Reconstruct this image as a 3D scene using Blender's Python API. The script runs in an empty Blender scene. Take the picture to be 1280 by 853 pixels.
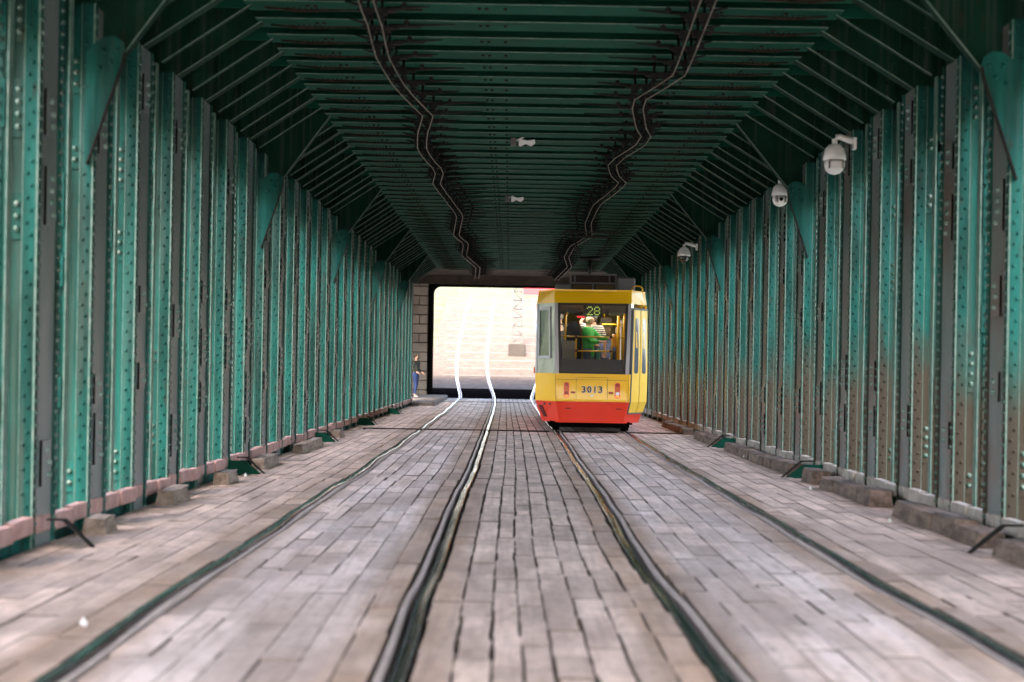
import bpy, math, random
from mathutils import Matrix, Vector
random.seed(7)
R = math.radians
S = bpy.context.scene
COL = S.collection

# ------------------------------------------------------------------ camera, sky, sun, exposure
FPX = 2000.0; CH = 1.33; VX, VY = 637.0, 460.0; ROLL = 0.0172
cam = bpy.data.objects.new('camera', bpy.data.cameras.new('camera')); COL.objects.link(cam)
cam.data.sensor_width = 36; cam.data.lens = FPX / 1280 * 36
cam.data.shift_x = 3 / 1280; cam.data.shift_y = 33.5 / 1280
cam.data.clip_start = .1; cam.data.clip_end = 6000
cam.matrix_world = Matrix.Translation((0, 0, CH)) @ Matrix.Rotation(R(90), 4, 'X') @ Matrix.Rotation(ROLL, 4, 'Z')
cam.data.dof.use_dof = True; cam.data.dof.focus_distance = 31.0; cam.data.dof.aperture_fstop = 1.6
S.camera = cam
w = bpy.data.worlds.new('World'); S.world = w; w.use_nodes = True
nt = w.node_tree; bg = nt.nodes['Background']
sky = nt.nodes.new('ShaderNodeTexSky'); sky.sky_type = 'NISHITA'; sky.sun_disc = False
SUN_EL, SUN_AZ = R(58), R(187)         # azimuth clockwise from +Y
sky.sun_elevation = SUN_EL; sky.sun_rotation = SUN_AZ
sky.air_density = 1.0; sky.dust_density = 4.0; sky.ozone_density = .6
nt.links.new(sky.outputs[0], bg.inputs[0]); bg.inputs[1].default_value = 0.15
sun = bpy.data.objects.new('sun', bpy.data.lights.new('sun', 'SUN')); COL.objects.link(sun)
sun.data.energy = 1.3; sun.data.angle = R(10); sun.data.color = (1, .95, .87)
sd = Vector((math.sin(SUN_AZ) * math.cos(SUN_EL), math.cos(SUN_AZ) * math.cos(SUN_EL), math.sin(SUN_EL)))
sun.rotation_euler = sd.to_track_quat('Z', 'Y').to_euler()
S.view_settings.view_transform = 'Standard'; S.view_settings.look = 'None'
S.view_settings.exposure = 4.0; S.view_settings.gamma = 1; S.view_settings.use_curve_mapping = False
S.view_settings.use_white_balance = True; S.view_settings.white_balance_temperature = 7900; S.view_settings.white_balance_tint = 14
S.cycles.max_bounces = 8; S.cycles.diffuse_bounces = 5; S.cycles.glossy_bounces = 3
S.cycles.transmission_bounces = 6; S.cycles.use_denoising = True
S.cycles.sample_clamp_indirect = 6

# ------------------------------------------------------------------ helpers
def P(px, py, y):
    """the place, y metres ahead, that is seen at a given spot of the photograph"""
    a, b = px - VX, VY - py
    return Vector(((a - b * ROLL) * y / FPX, y, CH + (b + a * ROLL) * y / FPX))
def G(px, py, h=0.0):
    a, b = px - VX, VY - py
    yy = b + a * ROLL
    d = (CH - h) * FPX / -yy
    return Vector(((a - b * ROLL) * d / FPX, d, h))

class MB:
    def __init__(s): s.v = []; s.f = []; s.m = []; s.sm = []
    def face(s, idx, m=0, sm=False): s.f.append(idx); s.m.append(m); s.sm.append(sm)
    def hexa(s, p, m=0):
        n = len(s.v); s.v += [tuple(q) for q in p]
        for q in ((3, 2, 1, 0), (4, 5, 6, 7), (0, 1, 5, 4), (1, 2, 6, 5), (2, 3, 7, 6), (3, 0, 4, 7)):
            s.face([n + i for i in q], m)
        return s
    def box(s, x0, x1, y0, y1, z0, z1, m=0):
        x0, x1 = min(x0, x1), max(x0, x1); y0, y1 = min(y0, y1), max(y0, y1); z0, z1 = min(z0, z1), max(z0, z1)
        return s.hexa([(x0, y0, z0), (x1, y0, z0), (x1, y1, z0), (x0, y1, z0), (x0, y0, z1), (x1, y0, z1), (x1, y1, z1), (x0, y1, z1)], m)
    def cbox(s, x0, x1, y0, y1, z0, z1, c=.01, m=0):
        """box with chamfered edges"""
        n = len(s.v)
        for (z, k) in ((z0, c), (z0 + c, 0), (z1 - c, 0), (z1, c)):
            a0, a1, b0, b1 = x0 + k, x1 - k, y0 + k, y1 - k
            s.v += [(a0 + c, b0, z), (a1 - c, b0, z), (a1, b0 + c, z), (a1, b1 - c, z), (a1 - c, b1, z), (a0 + c, b1, z), (a0, b1 - c, z), (a0, b0 + c, z)]
        for l in range(3):
            for i in range(8):
                a = n + l * 8 + i; b = n + l * 8 + (i + 1) % 8
                s.face([a, b, b + 8, a + 8], m)
        s.face([n + i for i in range(7, -1, -1)], m); s.face([n + 24 + i for i in range(8)], m)
        return s
    def prism(s, poly, d, m=0):
        """poly: list of 3d points (planar), d: extrusion vector"""
        n = len(s.v); k = len(poly); d = Vector(d)
        s.v += [tuple(Vector(p)) for p in poly] + [tuple(Vector(p) + d) for p in poly]
        s.face([n + i for i in range(k)][::-1], m); s.face([n + k + i for i in range(k)], m)
        for i in range(k):
            j = (i + 1) % k; s.face([n + i, n + j, n + k + j, n + k + i], m)
        return s
    def tube(s, path, r, seg=8, m=0, caps=True, sm=True):
        path = [Vector(p) for p in path]; n0 = len(s.v)
        rr = r if isinstance(r, (list, tuple)) else [r] * len(path)
        up = Vector((0, 0, 1))
        for i, p in enumerate(path):
            t = (path[min(i + 1, len(path) - 1)] - path[max(i - 1, 0)]).normalized()
            u = up if abs(t.dot(up)) < .95 else Vector((1, 0, 0))
            a = t.cross(u).normalized(); b = t.cross(a).normalized()
            for k in range(seg):
                g = 2 * math.pi * k / seg
                s.v.append(tuple(p + (a * math.cos(g) + b * math.sin(g)) * rr[i]))
        for i in range(len(path) - 1):
            for k in range(seg):
                a = n0 + i * seg + k; b = n0 + i * seg + (k + 1) % seg
                s.face([a, b, b + seg, a + seg], m, sm)
        if caps:
            s.face([n0 + k for k in range(seg)][::-1], m); e = n0 + (len(path) - 1) * seg
            s.face([e + k for k in range(seg)], m)
        return s
    def lathe(s, prof, c, seg=16, m=0, axis='Z'):
        """prof: (radius, height) pairs"""
        n0 = len(s.v); c = Vector(c)
        for (r, h) in prof:
            for k in range(seg):
                g = 2 * math.pi * k / seg
                q = (r * math.cos(g), r * math.sin(g), h)
                if axis == 'X': q = (h, q[0], q[1])
                if axis == 'Y': q = (q[0], h, q[1])
                s.v.append(tuple(c + Vector(q)))
        for i in range(len(prof) - 1):
            for k in range(seg):
                a = n0 + i * seg + k; b = n0 + i * seg + (k + 1) % seg
                s.face([a, b, b + seg, a + seg], m, True)
        s.face([n0 + k for k in range(seg)][::-1], m); e = n0 + (len(prof) - 1) * seg
        s.face([e + k for k in range(seg)], m)
        return s
    def rivet(s, c, nrm, r=.018, h=.014, m=0):
        c = Vector(c); nrm = Vector(nrm).normalized()
        u = nrm.orthogonal().normalized(); v = nrm.cross(u); n = len(s.v); K = 6
        for (rr, hh) in ((r, 0), (r * .72, h)):
            for k in range(K):
                g = 2 * math.pi * k / K
                s.v.append(tuple(c + (u * math.cos(g) + v * math.sin(g)) * rr + nrm * hh))
        for k in range(K):
            s.face([n + k, n + (k + 1) % K, n + K + (k + 1) % K, n + K + k], m, True)
        s.face([n + K + k for k in range(K)], m, True)
        return s
    def data(s, name, mats):
        me = bpy.data.meshes.new(name); me.from_pydata(s.v, [], s.f)
        for q in (mats if isinstance(mats, (list, tuple)) else [mats]): me.materials.append(q)
        me.polygons.foreach_set('material_index', s.m); me.polygons.foreach_set('use_smooth', s.sm)
        me.update(); return me
    def build(s, name, mats, parent=None, loc=None):
        return link(name, s.data(name, mats), parent, loc)

def link(name, me, parent=None, loc=None):
    o = bpy.data.objects.new(name, me); COL.objects.link(o)
    if parent: o.parent = parent
    if loc is not None: o.location = loc
    return o
def empty(name, loc=(0, 0, 0)):
    o = bpy.data.objects.new(name, None); COL.objects.link(o); o.location = loc; o.empty_display_size = .2; return o
def tag(o, label=None, cat=None, group=None, kind=None):
    if label: o['label'] = label
    if cat: o['category'] = cat
    if group: o['group'] = group
    if kind: o['kind'] = kind
    return o

# ------------------------------------------------------------------ materials
def mat(name, c1, c2=None, rough=.6, metal=0, scale=(4, 4, 4), bump=0, bscale=30, detail=5, spec=.5, ramp=(.35, .65), coat=0, extra=None, rough2=None):
    m = bpy.data.materials.new(name); m.use_nodes = True; t = m.node_tree; N = t.nodes; L = t.links
    b = N['Principled BSDF']; b.inputs['Roughness'].default_value = rough; b.inputs['Metallic'].default_value = metal
    b.inputs['Specular IOR Level'].default_value = spec; b.inputs['Coat Weight'].default_value = coat
    geo = N.new('ShaderNodeNewGeometry'); col = None
    if c2 is not None:
        mp = N.new('ShaderNodeMapping'); mp.inputs['Scale'].default_value = scale
        L.new(geo.outputs['Position'], mp.inputs[0])
        nz = N.new('ShaderNodeTexNoise'); nz.inputs['Scale'].default_value = 1; nz.inputs['Detail'].default_value = detail; nz.inputs['Roughness'].default_value = .6
        L.new(mp.outputs[0], nz.inputs['Vector'])
        rp = N.new('ShaderNodeMapRange'); rp.inputs[1].default_value = ramp[0]; rp.inputs[2].default_value = ramp[1]
        L.new(nz.outputs[0], rp.inputs[0])
        mx = N.new('ShaderNodeMix'); mx.data_type = 'RGBA'
        mx.inputs[6].default_value = (*c1, 1); mx.inputs[7].default_value = (*c2, 1)
        L.new(rp.outputs[0], mx.inputs[0]); col = mx.outputs[2]
        if rough2 is not None:
            rr = N.new('ShaderNodeMapRange'); rr.inputs[3].default_value = rough; rr.inputs[4].default_value = rough2
            L.new(rp.outputs[0], rr.inputs[0]); L.new(rr.outputs[0], b.inputs['Roughness'])
    else:
        rgb = N.new('ShaderNodeRGB'); rgb.outputs[0].default_value = (*c1, 1); col = rgb.outputs[0]
    if extra: col = extra(t, geo, col, b)
    L.new(col, b.inputs['Base Color'])
    if bump:
        n2 = N.new('ShaderNodeTexNoise'); n2.inputs['Scale'].default_value = bscale; n2.inputs['Detail'].default_value = 4
        L.new(geo.outputs['Position'], n2.inputs['Vector'])
        bp = N.new('ShaderNodeBump'); bp.inputs['Strength'].default_value = bump; bp.inputs['Distance'].default_value = .01
        L.new(n2.outputs[0], bp.inputs['Height']); L.new(bp.outputs[0], b.inputs['Normal'])
    return m
def mixcol(t, a, c, fac):
    mx = t.nodes.new('ShaderNodeMix'); mx.data_type = 'RGBA'
    t.links.new(a, mx.inputs[6])
    if isinstance(c, tuple): mx.inputs[7].default_value = (*c, 1)
    else: t.links.new(c, mx.inputs[7])
    if isinstance(fac, (int, float)): mx.inputs[0].default_value = fac
    else: t.links.new(fac, mx.inputs[0])
    return mx.outputs[2]
def noise(t, geo, scale, lo, hi, detail=4):
    mp = t.nodes.new('ShaderNodeMapping'); mp.inputs['Scale'].default_value = scale
    t.links.new(geo.outputs['Position'], mp.inputs[0])
    nz = t.nodes.new('ShaderNodeTexNoise'); nz.inputs['Scale'].default_value = 1; nz.inputs['Detail'].default_value = detail
    t.links.new(mp.outputs[0], nz.inputs['Vector'])
    r = t.nodes.new('ShaderNodeMapRange'); r.inputs[1].default_value = lo; r.inputs[2].default_value = hi
    t.links.new(nz.outputs[0], r.inputs[0]); return r.outputs[0]
def math_(t, op, a, b):
    n = t.nodes.new('ShaderNodeMath'); n.operation = op
    for i, q in enumerate((a, b)):
        if isinstance(q, (int, float)): n.inputs[i].default_value = q
        else: t.links.new(q, n.inputs[i])
    return n.outputs[0]
def rust_spots(t, geo, col, b):
    col = mixcol(t, col, (.050, .062, .058), math_(t, 'MULTIPLY', noise(t, geo, (16, 16, .45), .50, .68, 5), .42))
    col = mixcol(t, col, (.0008, .016, .013), math_(t, 'MULTIPLY', noise(t, geo, (3.5, 3.5, .9), .52, .68, 5), .6))
    return mixcol(t, col, (.030, .020, .012), math_(t, 'MULTIPLY', noise(t, geo, (11, 11, 4), .62, .74), .55))
def splash(t, geo, col, b):
    """brown road dirt thrown up on the right hand wall"""
    col = rust_spots(t, geo, col, b)
    sx = t.nodes.new('ShaderNodeSeparateXYZ'); t.links.new(geo.outputs['Position'], sx.inputs[0])
    h = math_(t, 'ADD', sx.outputs[2], math_(t, 'MULTIPLY', noise(t, geo, (1.2, 1.6, .8), .3, .7), .9))
    r = t.nodes.new('ShaderNodeMapRange'); r.inputs[1].default_value = 2.25; r.inputs[2].default_value = 1.45
    t.links.new(h, r.inputs[0])
    return mixcol(t, col, (.038, .030, .023), math_(t, 'MULTIPLY', r.outputs[0], .95))

GREEN_A, GREEN_B = (.0004, .026, .022), (.0012, .092, .082)
M = {}
M['green'] = mat('green_steel_paint', GREEN_A, GREEN_B, .58, scale=(5, 5, .5), spec=.10, extra=rust_spots, bump=.15, bscale=18)
M['green_dirty'] = mat('green_steel_paint_with_road_dirt', GREEN_A, GREEN_B, .62, scale=(5, 5, .5), spec=.10, extra=splash, bump=.15, bscale=18)
M['green_dark'] = mat('dark_green_ceiling_paint', (.0008, .052, .036), (.0015, .080, .056), .65, spec=.08, scale=(1.5, 1.5, 1.5), bump=.2, bscale=14)
M['green_deep'] = mat('shaded_haunch_paint', (.0005, .022, .014), (.001, .034, .023), .7, scale=(2, 2, 2), spec=.1, extra=rust_spots)  # green darkened, the shade of the upper corners put into the colour
M['edge'] = mat('worn_and_lit_pale_edge', (.03, .12, .10), (.12, .19, .17), .45, scale=(9, 9, 14))  # light caught by the flange edges put into a paler, worn green
M['face'] = mat('grey_dusty_paint', (.095, .135, .140), (.150, .17, .178), .34, scale=(5, 5, 1.3), bump=.25, bscale=40, spec=.6)
M['face_dirty'] = mat('grey_dusty_paint_with_road_dirt', (.095, .135, .140), (.150, .17, .178), .34, scale=(5, 5, 1.3), bump=.25, bscale=40, spec=.6,
                      extra=lambda t, g, c, b: mixcol(t, c, (.115, .088, .084), noise(t, g, (1.5, 1.5, .9), .45, .6)))
M['rivet'] = mat('rivet_paint', (.012, .075, .06), (.08, .13, .12), .35, scale=(12, 12, 12))
M['rivet_pale'] = mat('pale_rivet_paint', (.05, .15, .13), (.17, .24, .225), .35, scale=(12, 12, 12))
M['rust'] = mat('corroded_brown_steel', (.015, .010, .008), (.04, .026, .021), .9, spec=.1, scale=(20, 8, 8), bump=.4, bscale=60)
M['black'] = mat('black_steel', (.005, .0055, .006), (.010, .010, .010), .6, spec=.2)
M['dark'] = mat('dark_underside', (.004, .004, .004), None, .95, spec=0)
M['wire'] = mat('worn_copper_contact_wire', (.34, .29, .25), None, .4, metal=.7)
M['kerb_l'] = mat('pink_grey_kerb_timber', (.28, .155, .15), (.39, .25, .24), .8, scale=(30, 6, 6), bump=.4, bscale=25)
M['kerb_r'] = mat('grey_kerb_timber', (.22, .20, .19), (.32, .30, .28), .75, scale=(30, 6, 6), bump=.4, bscale=25)
M['timber'] = mat('weathered_brown_timber', (.055, .040, .035), (.17, .125, .108), .9, scale=(12, 3, 12), bump=.6, bscale=20)
M['timber_pale'] = mat('pale_cut_timber', (.12, .088, .072), (.27, .22, .19), .9, scale=(12, 3, 12), bump=.6, bscale=20)
M['concrete'] = mat('grey_brown_concrete', (.36, .33, .315), (.48, .44, .42), .85, scale=(1.3, 1.3, 1.3), bump=.3, bscale=12)
M['dark_concrete'] = mat('dark_brown_concrete', (.045, .035, .03), (.075, .058, .05), .9, scale=(1.5, 1.5, 3))  # dark brown concrete with the lintel's shade put into the colour
M['white'] = mat('white_plastic', (.75, .77, .80), None, .3)
M['smoke'] = mat('smoked_dome', (.012, .010, .014), None, .08, coat=.5)
M['grime'] = mat('dirt_between_planks', (.03, .024, .021), (.06, .048, .042), .95, scale=(5, 5, 5))
M['rail'] = mat('polished_rail_steel', (.60, .60, .62), (.42, .42, .43), .16, metal=1, scale=(60, .9, 1), rough2=.30)
M['rail_side'] = mat('brown_rail_lip', (.42, .35, .33), (.55, .47, .45), .45, metal=.2, scale=(20, 3, 20))

def plank_mat(name, attr):
    def ex(t, geo, col, b):
        N, L = t.nodes, t.links
        if attr:
            a = N.new('ShaderNodeAttribute'); a.attribute_name = 'tone'; rnd = a.outputs['Fac']
        else:
            a = N.new('ShaderNodeObjectInfo'); rnd = a.outputs['Random']
        sx = N.new('ShaderNodeSeparateXYZ'); L.new(geo.outputs['Position'], sx.inputs[0])
        # strips beside the rails: brown, unworn; between the rails: bleached grey
        def near(c, wd):
            d = math_(t, 'ABSOLUTE', math_(t, 'SUBTRACT', sx.outputs[0], c), 0)
            r = N.new('ShaderNodeMapRange'); r.inputs[1].default_value = wd; r.inputs[2].default_value = wd * .6; L.new(d, r.inputs[0]); return r.outputs[0]
        br = math_(t, 'MAXIMUM', math_(t, 'MAXIMUM', near(-1.99, .30), near(-.52, .33)), math_(t, 'MAXIMUM', near(.90, .30), near(2.36, .30)))
        pale = math_(t, 'MAXIMUM', near(-1.25, .62), near(1.63, .62))
        c = mixcol(t, col, (.72, .615, .60), math_(t, 'MULTIPLY', pale, noise(t, geo, (3.0, .5, 1), .30, .60)))
        c = mixcol(t, c, (.42, .29, .225), math_(t, 'MULTIPLY', br, noise(t, geo, (3, 1, 1), .25, .6)))
        v = N.new('ShaderNodeMapRange'); v.inputs[3].default_value = .78; v.inputs[4].default_value = 1.25; L.new(rnd, v.inputs[0])
        mul = N.new('ShaderNodeMix'); mul.data_type = 'RGBA'; mul.blend_type = 'MULTIPLY'; mul.inputs[0].default_value = 1
        L.new(c, mul.inputs[6]); L.new(v.outputs[0], mul.inputs[7]); c = mul.outputs[2]
        # saw marks and fine cracks across
        cr = noise(t, geo, (3, 26, 1), .60, .70, 3)
        c = mixcol(t, c, (.18, .145, .135), math_(t, 'MULTIPLY', cr, .38))
        lg = noise(t, geo, (24, .8, 1), .48, .66, 5)
        c = mixcol(t, c, (.22, .165, .14), math_(t, 'MULTIPLY', lg, .30))
        # dark stains
        st = noise(t, geo, (2.6, .9, 1), .52, .70, 6)
        c = mixcol(t, c, (.20, .15, .125), math_(t, 'MULTIPLY', st, .5))
        gr = noise(t, geo, (16, 5, 1), .50, .75, 6)
        c = mixcol(t, c, (.24, .18, .155), math_(t, 'MULTIPLY', gr, .55))
        ho = noise(t, geo, (1.1, .35, 1), .50, .62, 3)
        c = mixcol(t, c, (.33, .25, .225), math_(t, 'MULTIPLY', ho, .45))
        # the dirty strip along the kerbs
        e = math_(t, 'MAXIMUM', near(-3.5, .8), near(4.0, .75))
        c = mixcol(t, c, (.19, .155, .14), math_(t, 'MULTIPLY', e, math_(t, 'MULTIPLY', noise(t, geo, (4, 2, 1), .35, .6), .8)))
        return c
    return mat(name, (.48, .37, .325), (.72, .565, .51), .62, scale=(5, 1.6, 3), bump=.55, bscale=22, extra=ex, spec=.45)
M['joint'] = mat('dirt_on_plank_sides', (.09, .07, .06), (.20, .16, .14), .95, scale=(20, 20, 20), spec=.1)
M['plank'] = plank_mat('weathered_deck_timber', False)
M['plank_far'] = plank_mat('weathered_deck_timber_far', True)

# ------------------------------------------------------------------ ground beyond and below
X_L, X_R = -3.40, 4.02
rz = [(61, -.30), (67.8, -.05), (70.5, .28), (72.5, .66), (76, 1.50), (82, 2.95), (88, 4.25), (95, 5.42), (97, 5.6), (104, 6.1), (125, 8.5), (170, 10), (400, 14), (3000, 20)]
def ramp_h(y):
    for (a, ha), (b, hb) in zip(rz, rz[1:]):
        if y <= b: return ha + (hb - ha) * (max(y, a) - a) / (b - a)
    return rz[-1][1]
m = MB(); m.box(-3000, 3000, -3000, 3000, -9.3, -9)
tag(m.build('river', mat('grey_green_river', (.05, .07, .06), (.08, .095, .08), .12, scale=(.05, .05, .05), bump=.4, bscale=.6)), kind='structure')
M['grass'] = mat('pale_summer_grass', (.045, .052, .036), (.068, .074, .054), .9, spec=.05, scale=(1.2, 1.2, 1.2), bump=.8, bscale=9)
m = MB(); xs = [-600, -60, -20, -8, -3.9, -3.7, 7, 12, 40, 600]
ys = [69.4, 70.5, 72.5, 76, 79, 82, 85, 88, 91.5, 95, 97, 104, 112, 125, 170, 400, 3000]
for y in ys:
    for x in xs:
        bump_ = .35 * math.sin(x * .7 + y * .23) if x < -3.8 else 0
        m.v.append((x, y, ramp_h(y) - .06 + (bump_ if abs(x) < 25 else 0)))
for j in range(len(ys) - 1):
    for i in range(len(xs) - 1):
        a = j * len(xs) + i; m.face([a, a + 1, a + len(xs) + 1, a + len(xs)], 0, True)
n = len(m.v); m.v += [(-600, 69.4, -9.1), (600, 69.4, -9.1)]      # the bank drops to the river
m.face([n, n + 1, len(xs) - 1, 0])
tag(m.build('grass_bank', M['grass']), kind='structure')
M['setts'] = mat('pale_pink_grey_setts', (.044, .036, .032), (.064, .054, .049), .8, scale=(3, 3, 3), spec=.1, bump=.6, bscale=12)
M['shade_asphalt'] = mat('shade_black_asphalt', (.0035, .003, .0035), (.006, .005, .006), .95, spec=0, scale=(4, 4, 4))  # near-black: the shade under the portal is put into this colour
m = MB(); ys = [71.0, 72.5, 74, 76, 78, 80, 82, 84, 86, 88, 90, 92, 94, 95, 96]
for y in ys: m.v += [(-3.75, y, ramp_h(y)), (7.2, y, ramp_h(y))]
for i in range(len(ys) - 1): m.face([2 * i, 2 * i + 1, 2 * i + 3, 2 * i + 2])
ramp = tag(m.build('ramp_road', M['setts']), kind='structure')
# rows of pale kerb stones across the ramp (the joints seen as light lines)
M['stone'] = mat('pale_stone_strip', (.064, .054, .049), (.088, .076, .070), .9)
for y in (73.6, 75.0, 76.6, 78.2, 80.1, 81.7, 83.6, 85.4, 87.6, 90.5, 93.0):
    m = MB(); x0 = -3.2 + random.uniform(0, .4); x1 = 2.2 + random.uniform(-.8, 1.6)
    a, b = ramp_h(y) + .004, ramp_h(y + .12) + .004
    m.hexa([(x0, y, a - .08), (x1, y, a - .08), (x1, y + .12, b - .08), (x0, y + .12, b - .08), (x0, y, a + .01), (x1, y, a + .01), (x1, y + .12, b + .01), (x0, y + .12, b + .01)])
    m.build('stone_strip', M['stone'], ramp)
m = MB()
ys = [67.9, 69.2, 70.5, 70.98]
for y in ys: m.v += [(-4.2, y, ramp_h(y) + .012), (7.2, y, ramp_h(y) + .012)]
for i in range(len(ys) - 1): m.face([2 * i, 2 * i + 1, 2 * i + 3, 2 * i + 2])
tag(m.build('threshold_road', M['shade_asphalt']), kind='structure')  # shaded band laid as its own near-black strip

m = MB(); m.box(-9, 10, -45, -1.45, -.5, -.01)
tag(m.build('added_approach_road', M['concrete']), kind='structure')  # unseen paving behind the camera, added for its bounced sunlight
# ------------------------------------------------------------------ deck: timber pavers
Y0, Y1 = -1.4, 67.8
m = MB(); m.box(X_L - .38, X_R + .38, Y0, Y1, -.30, -.10)
deck = tag(m.build('bridge_deck', M['grime']), kind='structure')
# rails: traced plan of each running edge
def track(pts, y_end_x, far):
    out = []
    for px, py in pts:
        g = G(px, py); out.append((g.y, g.x))
    out.sort()
    out = [(-40, out[0][1])] + out + far
    return out
r1 = track([(57, 850), (100, 821), (150, 784), (200, 751), (250, 716), (282, 698), (400, 620), (424.6, 603), (441, 595), (457.5, 584), (474, 571), (498.5, 556), (515, 543.5), (531, 533), (544.5, 522), (554, 516), (567, 505)], 0, [(68, -2.10)])
r2 = track([(496, 852), (517.5, 787), (525, 756), (540, 724), (552, 693), (571, 640), (581, 612), (593, 589), (600, 566), (605, 551), (612, 529), (616, 517), (619, 504)], 0, [(68, -.60)])
r3 = track([(910, 853), (895, 832), (870, 799), (847, 767), (825, 738), (802, 711), (780, 679), (768, 655), (745.6, 615), (729, 593), (719, 578), (704.4, 554), (695, 540)], 0, [(45, .91), (68, .92)])
r4 = track([(1280, 827), (1222, 792), (1172, 767), (1122, 741), (1072, 713), (1022, 684), (960, 645), (900, 611), (840, 576), (800, 551), (785, 541.5)], 0, [(45, 2.36), (68, 2.37)])
def interp(tab, y):
    if y <= tab[0][0]: return tab[0][1]
    for (a, va), (b, vb) in zip(tab, tab[1:]):
        if y <= b: return va + (vb - va) * (y - a) / (b - a)
    return tab[-1][1]
def smooth(tab):
    res = []; y = -2.0
    while y <= 68.01:
        k = [interp(tab, y + d) for d in (-.35, 0, .35)]
        res.append((y, sum(k) / 3)); y += .25 if y < 30 else .5
    return res
rails = [smooth(r) for r in (r1, r2, r3, r4)]
ramp_pts = [(68, 0), (69.5, -.06), (71, -.17), (73, -.33), (76, -.46), (80, -.48), (86, -.42), (95, -.34), (96, -.33)]
def rail_path(i):
    p = [(x, y, 0.0) for y, x in rails[i]]
    x0 = p[-1][0]
    k = 1 if i < 2 else -1.0
    y = 68.25
    while y < 96:
        p.append((x0 + interp(ramp_pts, y) * k, y, ramp_h(y) + .02)); y += .5
    return p
def sweep(mb, path, prof, m):
    """prof: (offset x, offset z) open strip swept along path"""
    n = len(mb.v); K = len(prof)
    for (x, y, z) in path:
        for dx, dz in prof: mb.v.append((x + dx, y, z + dz))
    for j in range(len(path) - 1):
        for i in range(K - 1):
            a = n + j * K + i; mb.face([a, a + 1, a + K + 1, a + K], m, False)
RL = ['left-hand rail of the left tram track with a blue green sheen', 'right-hand rail of the left tram track, left of the middle strip',
      'rail running from the middle of the picture under the left wheels of the tram', 'outermost right rail, running under the right wheels of the tram']
for i in range(4):
    s = 1 if i in (0, 2) else -1          # guard lip lies on the inner side of the gauge
    path = rail_path(i)
    path = [(x, y, z + (.010 * math.sin(y * .9 + i) + .006 * math.sin(y * 2.3)) * (y < 60) + .004) for x, y, z in path]
    e = empty('tram_rail', (0, 0, 0)); tag(e, RL[i], 'rail', 'tram rails')
    mb = MB(); prof = [(-.032 * s, -.12), (-.032 * s, -.006), (-.024 * s, .002), (0, .004), (.020 * s, .002), (.027 * s, -.006), (.027 * s, -.07)]
    sweep(mb, path, prof, 0); mb.build('rail_head', M['rail'], e)
    mb = MB(); sweep(mb, path, [(.027 * s, -.085), (.069 * s, -.085)], 0); mb.build('groove', M['dark'], e)
    mb = MB(); sweep(mb, path, [(.069 * s, -.085), (.069 * s, -.003), (.073 * s, .001), (.098 * s, .001), (.103 * s, -.12)], 0)
    mb.build('guard_lip', M['rail_side'], e)

def plank_mesh(mb, cx, y0, ln, wd, z, jit, tone=None, tones=None, ref=None):
    K = 4; left, right = [], []
    for k in range(K + 1):
        t = k / K
        j = .35 if k in (0, K) else 1
        left.append((cx - wd / 2 + random.uniform(0, jit) * j, y0 + ln * t))
        right.append((cx + wd / 2 - random.uniform(0, jit) * j, y0 + ln * t))
    out = right + left[::-1]
    n = len(mb.v); K2 = len(out); c = .006
    for x, y in out:
        mb.v.append((x, y, z - .075))
    for x, y in out:
        mb.v.append((x, y, z - c))
    for x, y in out:
        dx = -.004 if x > cx else .004
        dy = .003 if y <= y0 + 1e-4 else (-.003 if y >= y0 + ln - 1e-4 else 0)
        mb.v.append((x + dx, y + dy, z))
    f0 = len(mb.f)
    for l in (0, 1):
        for i in range(K2):
            a = n + l * K2 + i; b = n + l * K2 + (i + 1) % K2
            mb.face([a, b, b + K2, a + K2], 1)
    mb.face([n + 2 * K2 + i for i in range(K2)])
    if tones is not None: tones += [tone] * (len(mb.f) - f0)

# columns of timber between the rails; every column keeps clear of the rails where they wander
variants = {}
def variant(kind, k):
    if (kind, k) not in variants:
        st = random.getstate(); random.seed(hash((kind, k)) % 99991 if False else kind * 31 + k)
        mb = MB(); wd = 1.0; plank_mesh(mb, 0, 0, 1.0, 1.0, 0, (.020, .055)[kind])
        variants[(kind, k)] = mb.data('deck_plank', [M['plank'], M['joint']]); random.setstate(st)
    return variants[(kind, k)]
def strip(x0f, x1f, n, ragged, rnd):
    """n columns between two boundary functions of y"""
    res = []; ws = [random.uniform(.82, 1.18) for _ in range(n)]; tot = sum(ws); cum = [sum(ws[:i]) / tot for i in range(n + 1)]
    for c in range(n):
        y = Y0 + random.uniform(0, .8)
        while y < Y1 - .2:
            ln = random.choice((.62, .80, .95, 1.05, 1.2)) * random.uniform(.93, 1.07)
            if ragged: ln *= .8
            ln = min(ln, Y1 - y)
            ym = y + ln / 2; a, b = x0f(ym), x1f(ym); wd = (b - a) * (cum[c + 1] - cum[c])
            res.append((a + (b - a) * (cum[c] + cum[c + 1]) / 2 + random.uniform(-.002, .002), y, ln, wd, ragged))
            y += ln
    return res
RX = lambda i: (lambda y: interp(rails[i], y))
allp = []
allp += strip(lambda y: X_L + .03, lambda y: RX(0)(y) - .046, 8, 0, 1)
allp += strip(lambda y: RX(0)(y) + .124, lambda y: RX(1)(y) - .124, 7, 0, 1)
allp += strip(lambda y: RX(1)(y) + .055, lambda y: RX(2)(y) - .046, 8, 1, 1)
allp += strip(lambda y: RX(2)(y) + .124, lambda y: RX(3)(y) - .124, 7, 0, 1)
allp += strip(lambda y: RX(3)(y) + .046, lambda y: X_R - .05, 9, 0, 1)
def seen(p):
    x, y = p[0], p[1] + p[2] / 2
    if y < 6.6: return False
    return abs(x / y * FPX) < 660
def sz(p): return p[3] * p[2] / (p[1] + p[2] / 2) ** 3
vis = sorted([p for p in allp if seen(p)], key=sz, reverse=True)
near = set(id(p) for p in vis[:300])
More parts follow.
